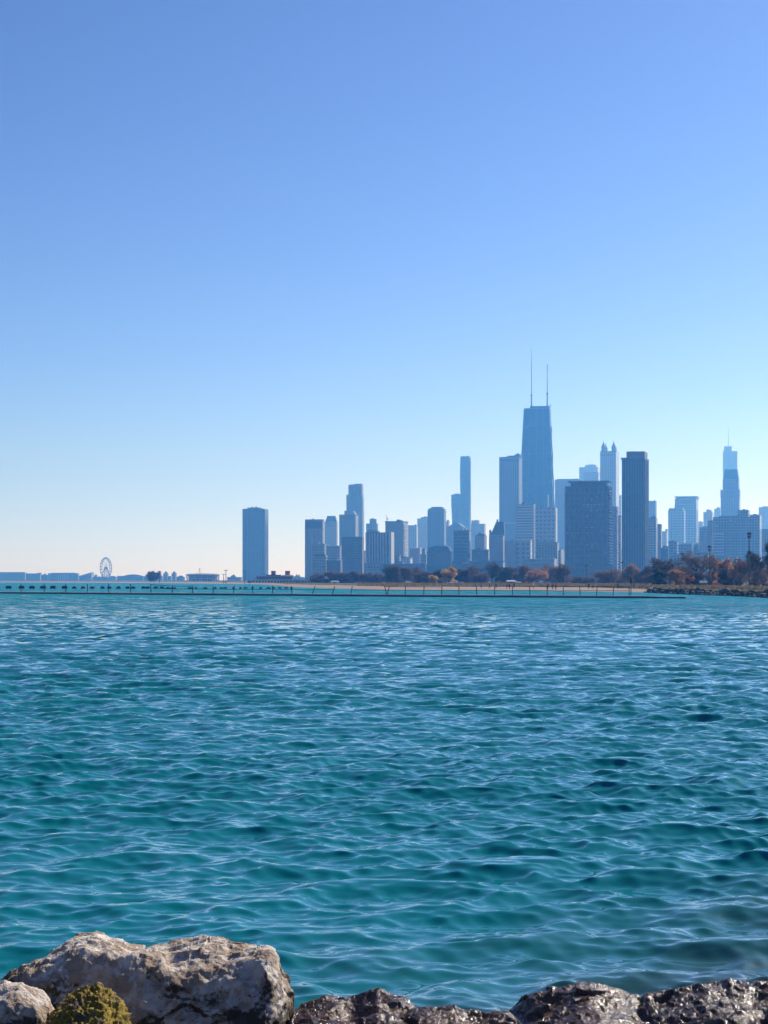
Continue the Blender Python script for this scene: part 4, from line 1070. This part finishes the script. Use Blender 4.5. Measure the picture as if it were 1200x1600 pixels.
for px in POSTS:
    d = jd(px); x = wx(px, d); y = d-jd(600); s_ = d/330
    h_ = (1.75 if px < 240 else 1.45)
    dx = tilt.get(px, random.uniform(-.11, .11))
    MB().tube((x, y, .4), (x+dx, y, .42+h_), .075*s_, .065*s_, 6).build('post', M['rust'], jr)
    top[px] = Vector((x+dx, y, .42+h_))
PS = [p for p in POSTS if p > 230 and p not in (605,)]
for a_, c_ in zip(PS[:-1], PS[1:]):
    p, q = top[a_], top[c_]
    if a_ in (519,): continue
    up = .92 if a_ < 680 else 1.0
    f1 = lambda v, t_: Vector((v.x, v.y, .42+(v.z-.42)*t_))
    sag = random.uniform(-.05, .05)
    if a_ > 560 or a_ in (236, 269): MB().tube(f1(p, up), f1(q, up+sag*.3), .06, .06, 4).build('rail', M['rust'], jr)
    MB().tube(f1(p, .52), f1(q, .52+sag), .06, .06, 4).build('rail', M['rust'], jr)
# signal pole at its right end
d = jd(985.5)
r = empty('signal_pole', (wx(986, d), d, .4)); tag(r, 'slim dark pole with a boxy signal head at the right end of the railing', 'signal pole')
H = wz(902, d)-.4
MB().tube((0, 0, 0), (0, 0, H*.78), .07, .06, 8).build('pole', M['rust'], r); MB().tube((0, 0, H*.70), (0, 0, H*.97), .17, .15, 10).build('signal_head', M['black'], r); MB().tube((0, 0, H*.95), (0, 0, H), .06, .05, 8).build('cap', M['black'], r)

# black barrel floats between the breakwater and the shore
fl = [15, 33, 51, 67.5, 85, 101.5, 115.5, 130, 145, 159, 172.5, 184.5, 198.5, 209.5, 222.5, 233, 245, 254, 264, 268.5, 273.5, 296, 301, 306, 322, 335, 346, 352, 365, 376, 383, 395, 408, 420, 428, 437, 447, 455, -4, -24, -44]
fd = 655
for i, px in enumerate(fl):
    big = px < 110; s_ = (.80 if big else (.62 if px < 260 else .42))
    r = empty('barrel_float', (wx(px, fd), fd+random.uniform(-3, 3), -.15), random.uniform(-.3, .3))
    tag(r, ('large square black float in the spaced row at the far left behind the breakwater' if big else
            'small dark float in the row receding behind the breakwater railing'), 'float', 'large black floats' if big else 'small dark floats')
    w_ = s_*1.25*(1.5 if px > 260 and i % 3 == 0 else 1)
    MB().box(-w_, w_, -s_, s_, .1, s_*1.25, tx=.08, ty=.08).build('drum', M['black'], r)
    MB().box(-w_*.5, w_*.5, -s_*.5, s_*.5, s_*1.25+.005, s_*1.25+.15).build('cap', M['rust'], r)

# ---------------------------------------------------------------- stone revetment on the right
def stone_mesh(seed, sub=2):
    bm = bmesh.new(); bmesh.ops.create_icosphere(bm, subdivisions=sub, radius=1)
    for v in bm.verts:
        p = v.co.copy(); n_ = p.normalized()
        s_ = 1/max(abs(n_.x), abs(n_.y), abs(n_.z))**.6
        v.co = n_*s_*(.72+.30*noise.noise(p*1.1+Vector((seed*3.1, seed, 0)))+.12*noise.noise(p*2.7+Vector((seed, 0, 5))))
    me = bpy.data.meshes.new('boulder'); bm.to_mesh(me); bm.free()
    return me
sm = [stone_mesh(i) for i in range(6)]
for me in sm[:4]: me.materials.append(M['boulder'])
for me in sm[4:]: me.materials.append(M['boulderl'])
cnt = 0
for row, (off, zz, sz) in enumerate(((.5, .1, .55), (2.6, .5, .75), (5.6, .95, .9))):
    px = 1008+row*8
    while px < 1290:
        d = shore(px)+off+random.uniform(-.8, .8)
        s_ = sz*random.uniform(.6, 1.15)
        o = bpy.data.objects.new('boulder', random.choice(sm[4:] if (row == 0 and random.random() < .6) else sm[:4])); COL.objects.link(o)
        o.location = (wx(px, d), d, zz*random.uniform(.7, 1.1)); o.scale = (s_*random.uniform(1., 1.6), s_, s_*random.uniform(.55, .85))
        o.rotation_euler = (random.uniform(-.3, .3), random.uniform(-.3, .3), random.uniform(0, 6.28))
        lab = ('paler boulder at the waterline of the revetment below the grove', 'dark boulder in the middle of the revetment below the grove', 'dark boulder along the top edge of the revetment below the grove')[row]
        tag(o, lab, 'boulder', ('waterline boulders', 'middle boulders', 'top edge boulders')[row])
        px += s_*1.5*F/d*random.uniform(.8, 1.15); cnt += 1

# ---------------------------------------------------------------- people on the beach
def skin_body(joints, bones, name):
    me = bpy.data.meshes.new(name); me.from_pydata([j[0] for j in joints], bones, [])
    o = bpy.data.objects.new(name, me); COL.objects.link(o)
    mod = o.modifiers.new('Skin', 'SKIN'); sv = me.skin_vertices[0].data if me.skin_vertices else None
    if sv is None:
        me.skin_vertices_layer_add() if hasattr(me, 'skin_vertices_layer_add') else None
        sv = me.skin_vertices[0].data
    for i, j in enumerate(joints): sv[i].radius = j[1]; sv[i].use_root = (i == 0)
    o.modifiers.new('Sub', 'SUBSURF').levels = 1
    dg = bpy.context.evaluated_depsgraph_get()
    nm = bpy.data.meshes.new_from_object(o.evaluated_get(dg))
    bpy.data.objects.remove(o); return nm
def walker(stride, arm):
    J = [((0, 0, .95), (.15, .11)), ((0, 0, 1.2), (.15, .10)), ((0, 0, 1.42), (.17, .10)), ((0, -.01, 1.52), (.06, .06)), ((0, -.02, 1.62), (.085, .10)), ((0, -.02, 1.74), (.07, .085)),
         ((.19, 0, 1.40), (.065, .065)), ((.25, arm*.6, 1.13), (.05, .05)), ((.24, -.06+arm, .90), (.04, .04)), ((.24, -.1+arm*1.1, .80), (.035, .045)),
         ((-.19, 0, 1.40), (.065, .065)), ((-.25, -arm*.6, 1.13), (.05, .05)), ((-.24, -.06-arm, .90), (.04, .04)), ((-.24, -.1-arm*1.1, .80), (.035, .045)),
         ((.09, 0, .88), (.10, .10)), ((.10, -stride*.6, .50), (.07, .075)), ((.10, -stride*.8+.04, .09), (.05, .055)), ((.10, -stride*.8-.12, .04), (.045, .04)),
         ((-.09, 0, .88), (.10, .10)), ((-.10, stride*.4, .50), (.07, .075)), ((-.10, stride+.06, .10), (.05, .055)), ((-.10, stride-.08, .04), (.045, .04))]
    Bn = [(0, 1), (1, 2), (2, 3), (3, 4), (4, 5), (2, 6), (6, 7), (7, 8), (8, 9), (2, 10), (10, 11), (11, 12), (12, 13), (0, 14), (14, 15), (15, 16), (16, 17), (0, 18), (18, 19), (19, 20), (20, 21)]
    return skin_body(J, Bn, 'person')
skinm = plain('skin', (.42,.27,.2), .6, .1, 5); hairm = plain('hair', (.03,.02,.015), .6, .2, 8)
cloth = {n_: plain(n_+' cloth', c, .85, .15, 6) for n_, c in dict(black=(.015,.015,.018), navy=(.02,.03,.07), grey=(.12,.12,.13), red=(.3,.03,.03), jeans=(.05,.08,.15), white=(.7,.7,.68), tan=(.3,.23,.15)).items()}
try:
    bodies = [walker(0.0, .0), walker(.22, .12), walker(.3, -.15)]
except Exception as e:
    print('skin failed', e); bodies = []
hair_me = bpy.data.meshes.new('hair')
bm = bmesh.new(); bmesh.ops.create_icosphere(bm, subdivisions=2, radius=.115, matrix=Matrix.Translation((0, .01, 1.735)) @ Matrix.Diagonal((.85, 1, .9, 1)))
bm.to_mesh(hair_me); bm.free(); hair_me.materials.append(hairm)
PEOPLE = [(765, 590, 1, 'black', 'black', 'person in black walking on the sand below the darkest round tree'),
          (775, 590, 2, 'navy', 'black', 'person in a navy jacket just right of the walker in black'),
          (792, 568, 1, 'grey', 'black', 'person in grey standing near the water, left of a pair'),
          (796, 565, 0, 'black', 'jeans', 'person in a black coat and jeans close beside the person in grey'),
          (803, 600, 0, 'black', 'black', 'person in black standing farther back on the sand below the thin dark bare tree'),
          (752, 600, 0, 'tan', 'black', 'person in a tan coat standing left of the walkers on the sand'),
          (856, 545, 0, 'black', 'black', 'person in black standing alone below the broad reddish tree'),
          (863.5, 530, 2, 'navy', 'navy', 'leftmost of the small cluster near the waterline below the broad reddish tree'),
          (868.5, 530, 0, 'red', 'black', 'person in a red top in the cluster near the waterline'),
          (920, 545, 1, 'black', 'jeans', 'left one of a pair strolling below the broad dark slab'),
          (926, 545, 1, 'grey', 'black', 'right one of a pair strolling below the broad dark slab'),
          (965, 540, 2, 'black', 'black', 'person in black walking on the beach near the signal pole'),
          (833, 580, 0, 'white', 'jeans', 'person in a white top standing on the sand below the red-brown tree'),
          (990, 545, 0, 'grey', 'jeans', 'person in a grey jacket at the back of the beach behind the signal pole')]
for px, d, k_, top_c, leg_c, lab in PEOPLE:
    if not bodies: break
    me = bodies[k_].copy()
    me.materials.clear()
    for mm in (cloth[leg_c], cloth[top_c], skinm): me.materials.append(mm)
    for p in me.polygons:
        z = p.center.z; p.material_index = 0 if z < .93 else (1 if z < 1.5 and not (abs(p.center.x) > .2 and z < .87) else 2); p.use_smooth = True
        if abs(p.center.x) > .19 and .86 < z < 1.0: p.material_index = 1
    o = bpy.data.objects.new('person', me); COL.objects.link(o)
    o.location = (wx(px, d), d, land_z(px, d)+.06); o.rotation_euler = (0, 0, random.uniform(0, 6.28)); tag(o, lab, 'person')
    h_ = bpy.data.objects.new('hair', hair_me); COL.objects.link(h_); h_.parent = o

# ---------------------------------------------------------------- parked cars and huts behind the beach
def car(label, px, d, paint, rz):
    r = empty('parked_car', (wx(px, d), d, land_z(px, d)), rz); tag(r, label, 'car')
    m = MB(); prof = [(-2.15, .35), (-2.2, .75), (-1.9, .92), (-1.25, .98), (-.7, 1.42), (.75, 1.45), (1.45, 1.0), (2.1, .88), (2.2, .6), (2.15, .35)]
    n = len(prof); vs = [(x, -.85, z) for x, z in prof]+[(x, .85, z) for x, z in prof]
    fs = [(i, (i+1) % n, n+(i+1) % n, n+i) for i in range(n)]+[tuple(range(n-1, -1, -1)), tuple(range(n, 2*n))]
    m.add(vs, fs).build('body', M[paint], r)
    for sy in (-1, 1): MB().add([(-1.1, sy*.86, 1.0), (1.25, sy*.86, 1.02), (.7, sy*.86, 1.38), (-.65, sy*.86, 1.36), (-1.1, sy*.80, 1.0), (1.25, sy*.80, 1.02), (.7, sy*.80, 1.38), (-.65, sy*.80, 1.36)],
        [(0,1,2,3),(7,6,5,4),(0,4,5,1),(1,5,6,2),(2,6,7,3),(3,7,4,0)]).build('side_window', M['glassd'], r)
    for sx in (-1.35, 1.35):
        for sy in (-.8, .8): MB().tube((sx, sy-.1, .33), (sx, sy+.1, .33), .33, .33, 14).build('wheel', M['tyre'], r)
for px, d, pt, lab in ((838, 850, 'whitecar', 'white car parked below the low red-brown tree'), (850.5, 850, 'whitecar', 'white car parked below the broad reddish tree, left of the grey car'),
                       (862, 852, 'greycar', 'grey car parked right of two white cars behind the beach'), (787, 870, 'redcar', 'red car parked behind the beach below the thin dark bare tree'),
                       (775, 872, 'greycar', 'grey car parked left of the red car behind the beach'), (718, 880, 'whitecar', 'white car parked below the dark brown tree right of the orange-yellow tree')):
    car(lab, px, d, pt, random.uniform(-.15, .15))
def hut(label, px, d, wpx, top, wallm, roofm):
    z0 = land_z(px, d)-.1; s_ = d/F; w_ = wpx*s_; H = wz(top, d)-z0
    r = empty('beach_hut', (wx(px, d), d, z0)); tag(r, label, 'hut')
    MB().box(-w_/2, w_/2, 0, 4, 0, H*.68).build('wall', M[wallm], r)
    MB().box(-w_/2-.3, w_/2+.3, -.3, 4.3, H*.68+.01, H, tx=.5, ty=1.5).build('roof', M[roofm], r)
    MB().box(-.5, .5, -.08, .1, 0.05, H*.55).build('door', M['glassd'], r)
hut('small white-roofed beach hut with a pinkish wall below the thin dark bare tree', 799, 900, 14, 906.5, 'trimg', 'boatw')
hut('low grey beach hut beside the white-roofed hut', 810.5, 890, 8, 908.8, 'trimg', 'trimg')
hut('little pale hut behind the beach below the big orange-yellow tree', 706, 920, 6, 909, 'boatw', 'trimg')
hut('small white hut behind the beach under the low purple trees at left', 523, 1230, 12, 907.5, 'boatw', 'trimw')

# ---------------------------------------------------------------- foreground rocks
def section_rock(name, label, prof, front, dr, df, zb, mat, seed, amp, nu=300, nv=200, dfb=None, cat='rock', sub=1.0, fine=(.13, .07), facet=1.25):
    """prof: (px, py) of the ridge at distance dr; front: (px, py) of the front top edge at distance df"""
    P = np.array(prof, float); Q = np.array(front, float)
    dm = (dr+df)/2; dfb = dfb or df-.35
    u = np.linspace(0, 1, nu); px = P[0, 0]+(P[-1, 0]-P[0, 0])*u
    zr = EYE-(np.interp(px, P[:, 0], P[:, 1])-HZ)/F*dr
    zf = EYE-(np.interp(px, Q[:, 0], Q[:, 1])-HZ)/F*df
    X_ = (px-600)/F*dm
    V = np.zeros((nu, nv, 3))
    for i in range(nu):
        e = min(1., 1-(max(0, abs(u[i]-.5)*2-.90)/.10)**2*.75) if sub else 1
        poly = np.array([(dfb-.1, zb), (dfb, (zb+zf[i])*.5), (df-.06, zf[i]-.07), (df+.04, zf[i]), ((df+dr)/2, (zf[i]+zr[i])/2+.02), (dr-.04, zr[i]), (dr+.10, zr[i]-.08), (dr+.35, (zb+zr[i])*.5), (dr+.5, zb)])
        seg = np.concatenate([[0], np.cumsum(np.linalg.norm(np.diff(poly, axis=0), axis=1))]); t_ = np.linspace(0, seg[-1], nv)
        yy, zz = np.interp(t_, seg, poly[:, 0]), np.interp(t_, seg, poly[:, 1])
        yc = (dfb+dr+.3)/2; yy = yc+(yy-yc)*e
        V[i, :, 0] = X_[i]*1; V[i, :, 1] = yy; V[i, :, 2] = zz
    # soften the sections, then break them up with ridged noise along the normal
    for _ in range(5): V[1:-1, 1:-1] = (V[:-2, 1:-1]+V[2:, 1:-1]+V[1:-1, :-2]+V[1:-1, 2:]+2*V[1:-1, 1:-1])/6
    du = np.gradient(V, axis=0); dv = np.gradient(V, axis=1); N = np.cross(dv, du); N /= np.linalg.norm(N, axis=2)[..., None]+1e-9
    if N[nu//2, nv//2, 2] < 0: N = -N
    disp = np.zeros((nu, nv)); off = Vector((seed*7.3, seed*1.7, seed*.9))
    for i in range(nu):
        for j in range(nv):
            p = Vector(V[i, j])+off
            a1 = noise.noise(p*2.2); a2 = 1-2*abs(noise.noise(p*5.0+Vector((3, 1, 4)))); a3 = 1-2*abs(noise.noise(p*12.+Vector((9, 2, 6)))); a4 = noise.noise(p*30.); a5 = noise.noise(p*62.)
            fc = 0.
            for fs_, fw_ in ((4.2, .55), (10.5, .20)):
                pt = noise.voronoi(p*fs_)[1][0]; fc += fw_*(p*fs_-pt).dot(noise.noise_vector(pt*7.7))*1.6
            disp[i, j] = amp*(a1*1.0+(a2-.5)*.38+(a3-.5)*.16*(.6+a1)+a4*fine[0]+a5*fine[1]+fc*facet)
    V += N*disp[..., None]
    # close both ends onto the section's middle line
    V[0, :, 1:] = V[0, :, 1:].mean(0)*.7+V[0, :, 1:]*.3; V[-1, :, 1:] = V[-1, :, 1:].mean(0)*.7+V[-1, :, 1:]*.3
    c0, c1 = V[0].mean(0), V[-1].mean(0)
    V = np.concatenate([np.broadcast_to(c0, (1, nv, 3)), V, np.broadcast_to(c1, (1, nv, 3))], 0)
    root_c = V.reshape(-1, 3).mean(0); root_c[2] = zb
    o = grid_mesh(name, V.reshape(-1, 3)-root_c, nu+2, nv, M[mat], closed_v=True)
    o.location = root_c
    k_ = len(o.data.polygons)//2
    bm = bmesh.new(); bm.from_mesh(o.data); bmesh.ops.recalc_face_normals(bm, faces=bm.faces); bm.to_mesh(o.data); bm.free()
    tag(o, label, cat); return o

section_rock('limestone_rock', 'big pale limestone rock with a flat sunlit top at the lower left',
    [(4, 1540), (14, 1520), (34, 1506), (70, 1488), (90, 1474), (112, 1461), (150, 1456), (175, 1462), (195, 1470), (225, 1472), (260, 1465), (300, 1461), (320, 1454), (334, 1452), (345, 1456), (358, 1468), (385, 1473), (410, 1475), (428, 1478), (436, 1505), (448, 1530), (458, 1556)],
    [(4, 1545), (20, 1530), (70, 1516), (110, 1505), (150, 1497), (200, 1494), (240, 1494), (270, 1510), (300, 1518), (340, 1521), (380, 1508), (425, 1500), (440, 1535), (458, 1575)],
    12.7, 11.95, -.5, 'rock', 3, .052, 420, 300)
def blob_rock(name, label, c, s_, mat, seed, amp, sub=6, rz=0.):
    bm = bmesh.new(); bmesh.ops.create_icosphere(bm, subdivisions=sub, radius=1)
    off = Vector((seed*5.1, seed*2.3, seed))
    for v in bm.verts:
        p = v.co.copy(); n_ = p.normalized(); b_ = 1/max(abs(n_.x), abs(n_.y), abs(n_.z))**.2
        q = p*max(s_)*1.0+off
        dd = noise.noise(q*3.)*1.0+.5*(1-2*abs(noise.noise(q*7.)))+.3*noise.noise(q*18.)+.22*noise.noise(q*42.)
        v.co = Vector((p.x*s_[0], p.y*s_[1], p.z*s_[2]))*b_*.9+n_*dd*amp
    me = bpy.data.meshes.new(name); bm.to_mesh(me); bm.free(); me.materials.append(M[mat])
    me.polygons.foreach_set('use_smooth', [True]*len(me.polygons))
    o = bpy.data.objects.new(name, me); COL.objects.link(o); o.location = c; o.rotation_euler = (0, 0, rz)
    tag(o, label, 'rock'); return o
section_rock('mossy_rock', 'low lump covered in yellow-ochre moss in front of the big pale rock',
    [(45, 1612), (75, 1584), (100, 1562), (128, 1543), (150, 1539), (172, 1547), (186, 1562), (191, 1588), (194, 1612)],
    [(52, 1625), (90, 1590), (125, 1576), (160, 1580), (196, 1620)], 11.3, 10.95, -.2, 'moss', 17, .04, 240, 240, fine=(.4, .38), facet=1.5)
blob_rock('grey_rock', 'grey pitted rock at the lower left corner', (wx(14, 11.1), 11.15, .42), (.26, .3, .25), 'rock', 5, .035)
blob_rock('brown_rock', 'small brown wet rock tucked under the right end of the big pale rock', (wx(440, 11.3), 11.35, .12), (.14, .25, .22), 'wet', 9, .03, 5)
section_rock('wet_rock', 'low dark wet rock just right of the big pale rock, glinting in the sun',
    [(452, 1580), (460, 1564), (483, 1553), (517, 1544), (545, 1549), (573, 1548), (590, 1541), (620, 1553), (645, 1566), (668, 1584)],
    [(452, 1696), (500, 1682), (560, 1680), (620, 1684), (668, 1704)], 12.3, 11.3, -.7, 'wet', 11, .05, 340, 300, fine=(.13, .06), facet=1.2)
section_rock('wet_rock', 'lowest dark wet rock, in the middle of the bottom edge',
    [(622, 1580), (650, 1567), (690, 1563), (715, 1564), (735, 1573), (772, 1581), (800, 1577), (822, 1592)],
    [(622, 1704), (680, 1692), (740, 1696), (822, 1714)], 12.1, 11.2, -.7, 'wet', 12, .045, 300, 300, fine=(.13, .06), facet=1.2)
section_rock('wet_rock', 'highest dark wet rock right of the middle, with a domed top',
    [(790, 1595), (808, 1577), (843, 1550), (875, 1540), (902, 1529), (937, 1528), (976, 1540), (1010, 1552), (1040, 1567)],
    [(790, 1704), (850, 1682), (920, 1670), (980, 1672), (1040, 1692)], 12.4, 11.3, -.7, 'wet', 13, .05, 340, 300, fine=(.13, .06), facet=1.2)
section_rock('wet_rock', 'broad wet rock with yellow-brown algae at the lower right corner',
    [(985, 1567), (1025, 1550), (1077, 1547), (1123, 1536), (1160, 1534), (1200, 1536), (1260, 1531), (1330, 1537), (1390, 1567)],
    [(985, 1692), (1050, 1677), (1130, 1670), (1200, 1672), (1300, 1667), (1390, 1692)], 12.4, 11.2, -.7, 'wet', 14, .055, 420, 300, fine=(.13, .06), facet=1.2)
for i, (x, y, z, s_) in enumerate(((-.7, 10.2, -.15, .5), (.35, 10.3, -.2, .45), (1.35, 10.2, -.15, .5), (2.4, 10.2, -.1, .55), (-1.9, 9.9, .0, .55), (-3.1, 11.0, .1, .6), (3.6, 11.0, .05, .6))):
    o = blob_rock('shore_rock', 'dark shore rock below the bottom edge of the picture', (x, y, z), (s_, s_*.8, s_*.6), 'wet', 20+i, .05, 5); o['group'] = 'shore rocks below the frame'
# rubble bank under the viewer
V = []
for x in np.linspace(-9, 9, 60):
    for y in np.linspace(-6, 10.6, 50):
        V.append((x, y, 1.35-max(0, (y-1.5))*.2+.12*noise.noise((x*1.3, y*1.3, 2))+.05*noise.noise((x*5, y*5, 7))))
bk = grid_mesh('bank', np.array(V), 60, 50, M['wet']); tag(bk, kind='structure')
if bk.data.polygons[50].normal.z < 0: bk.data.flip_normals()
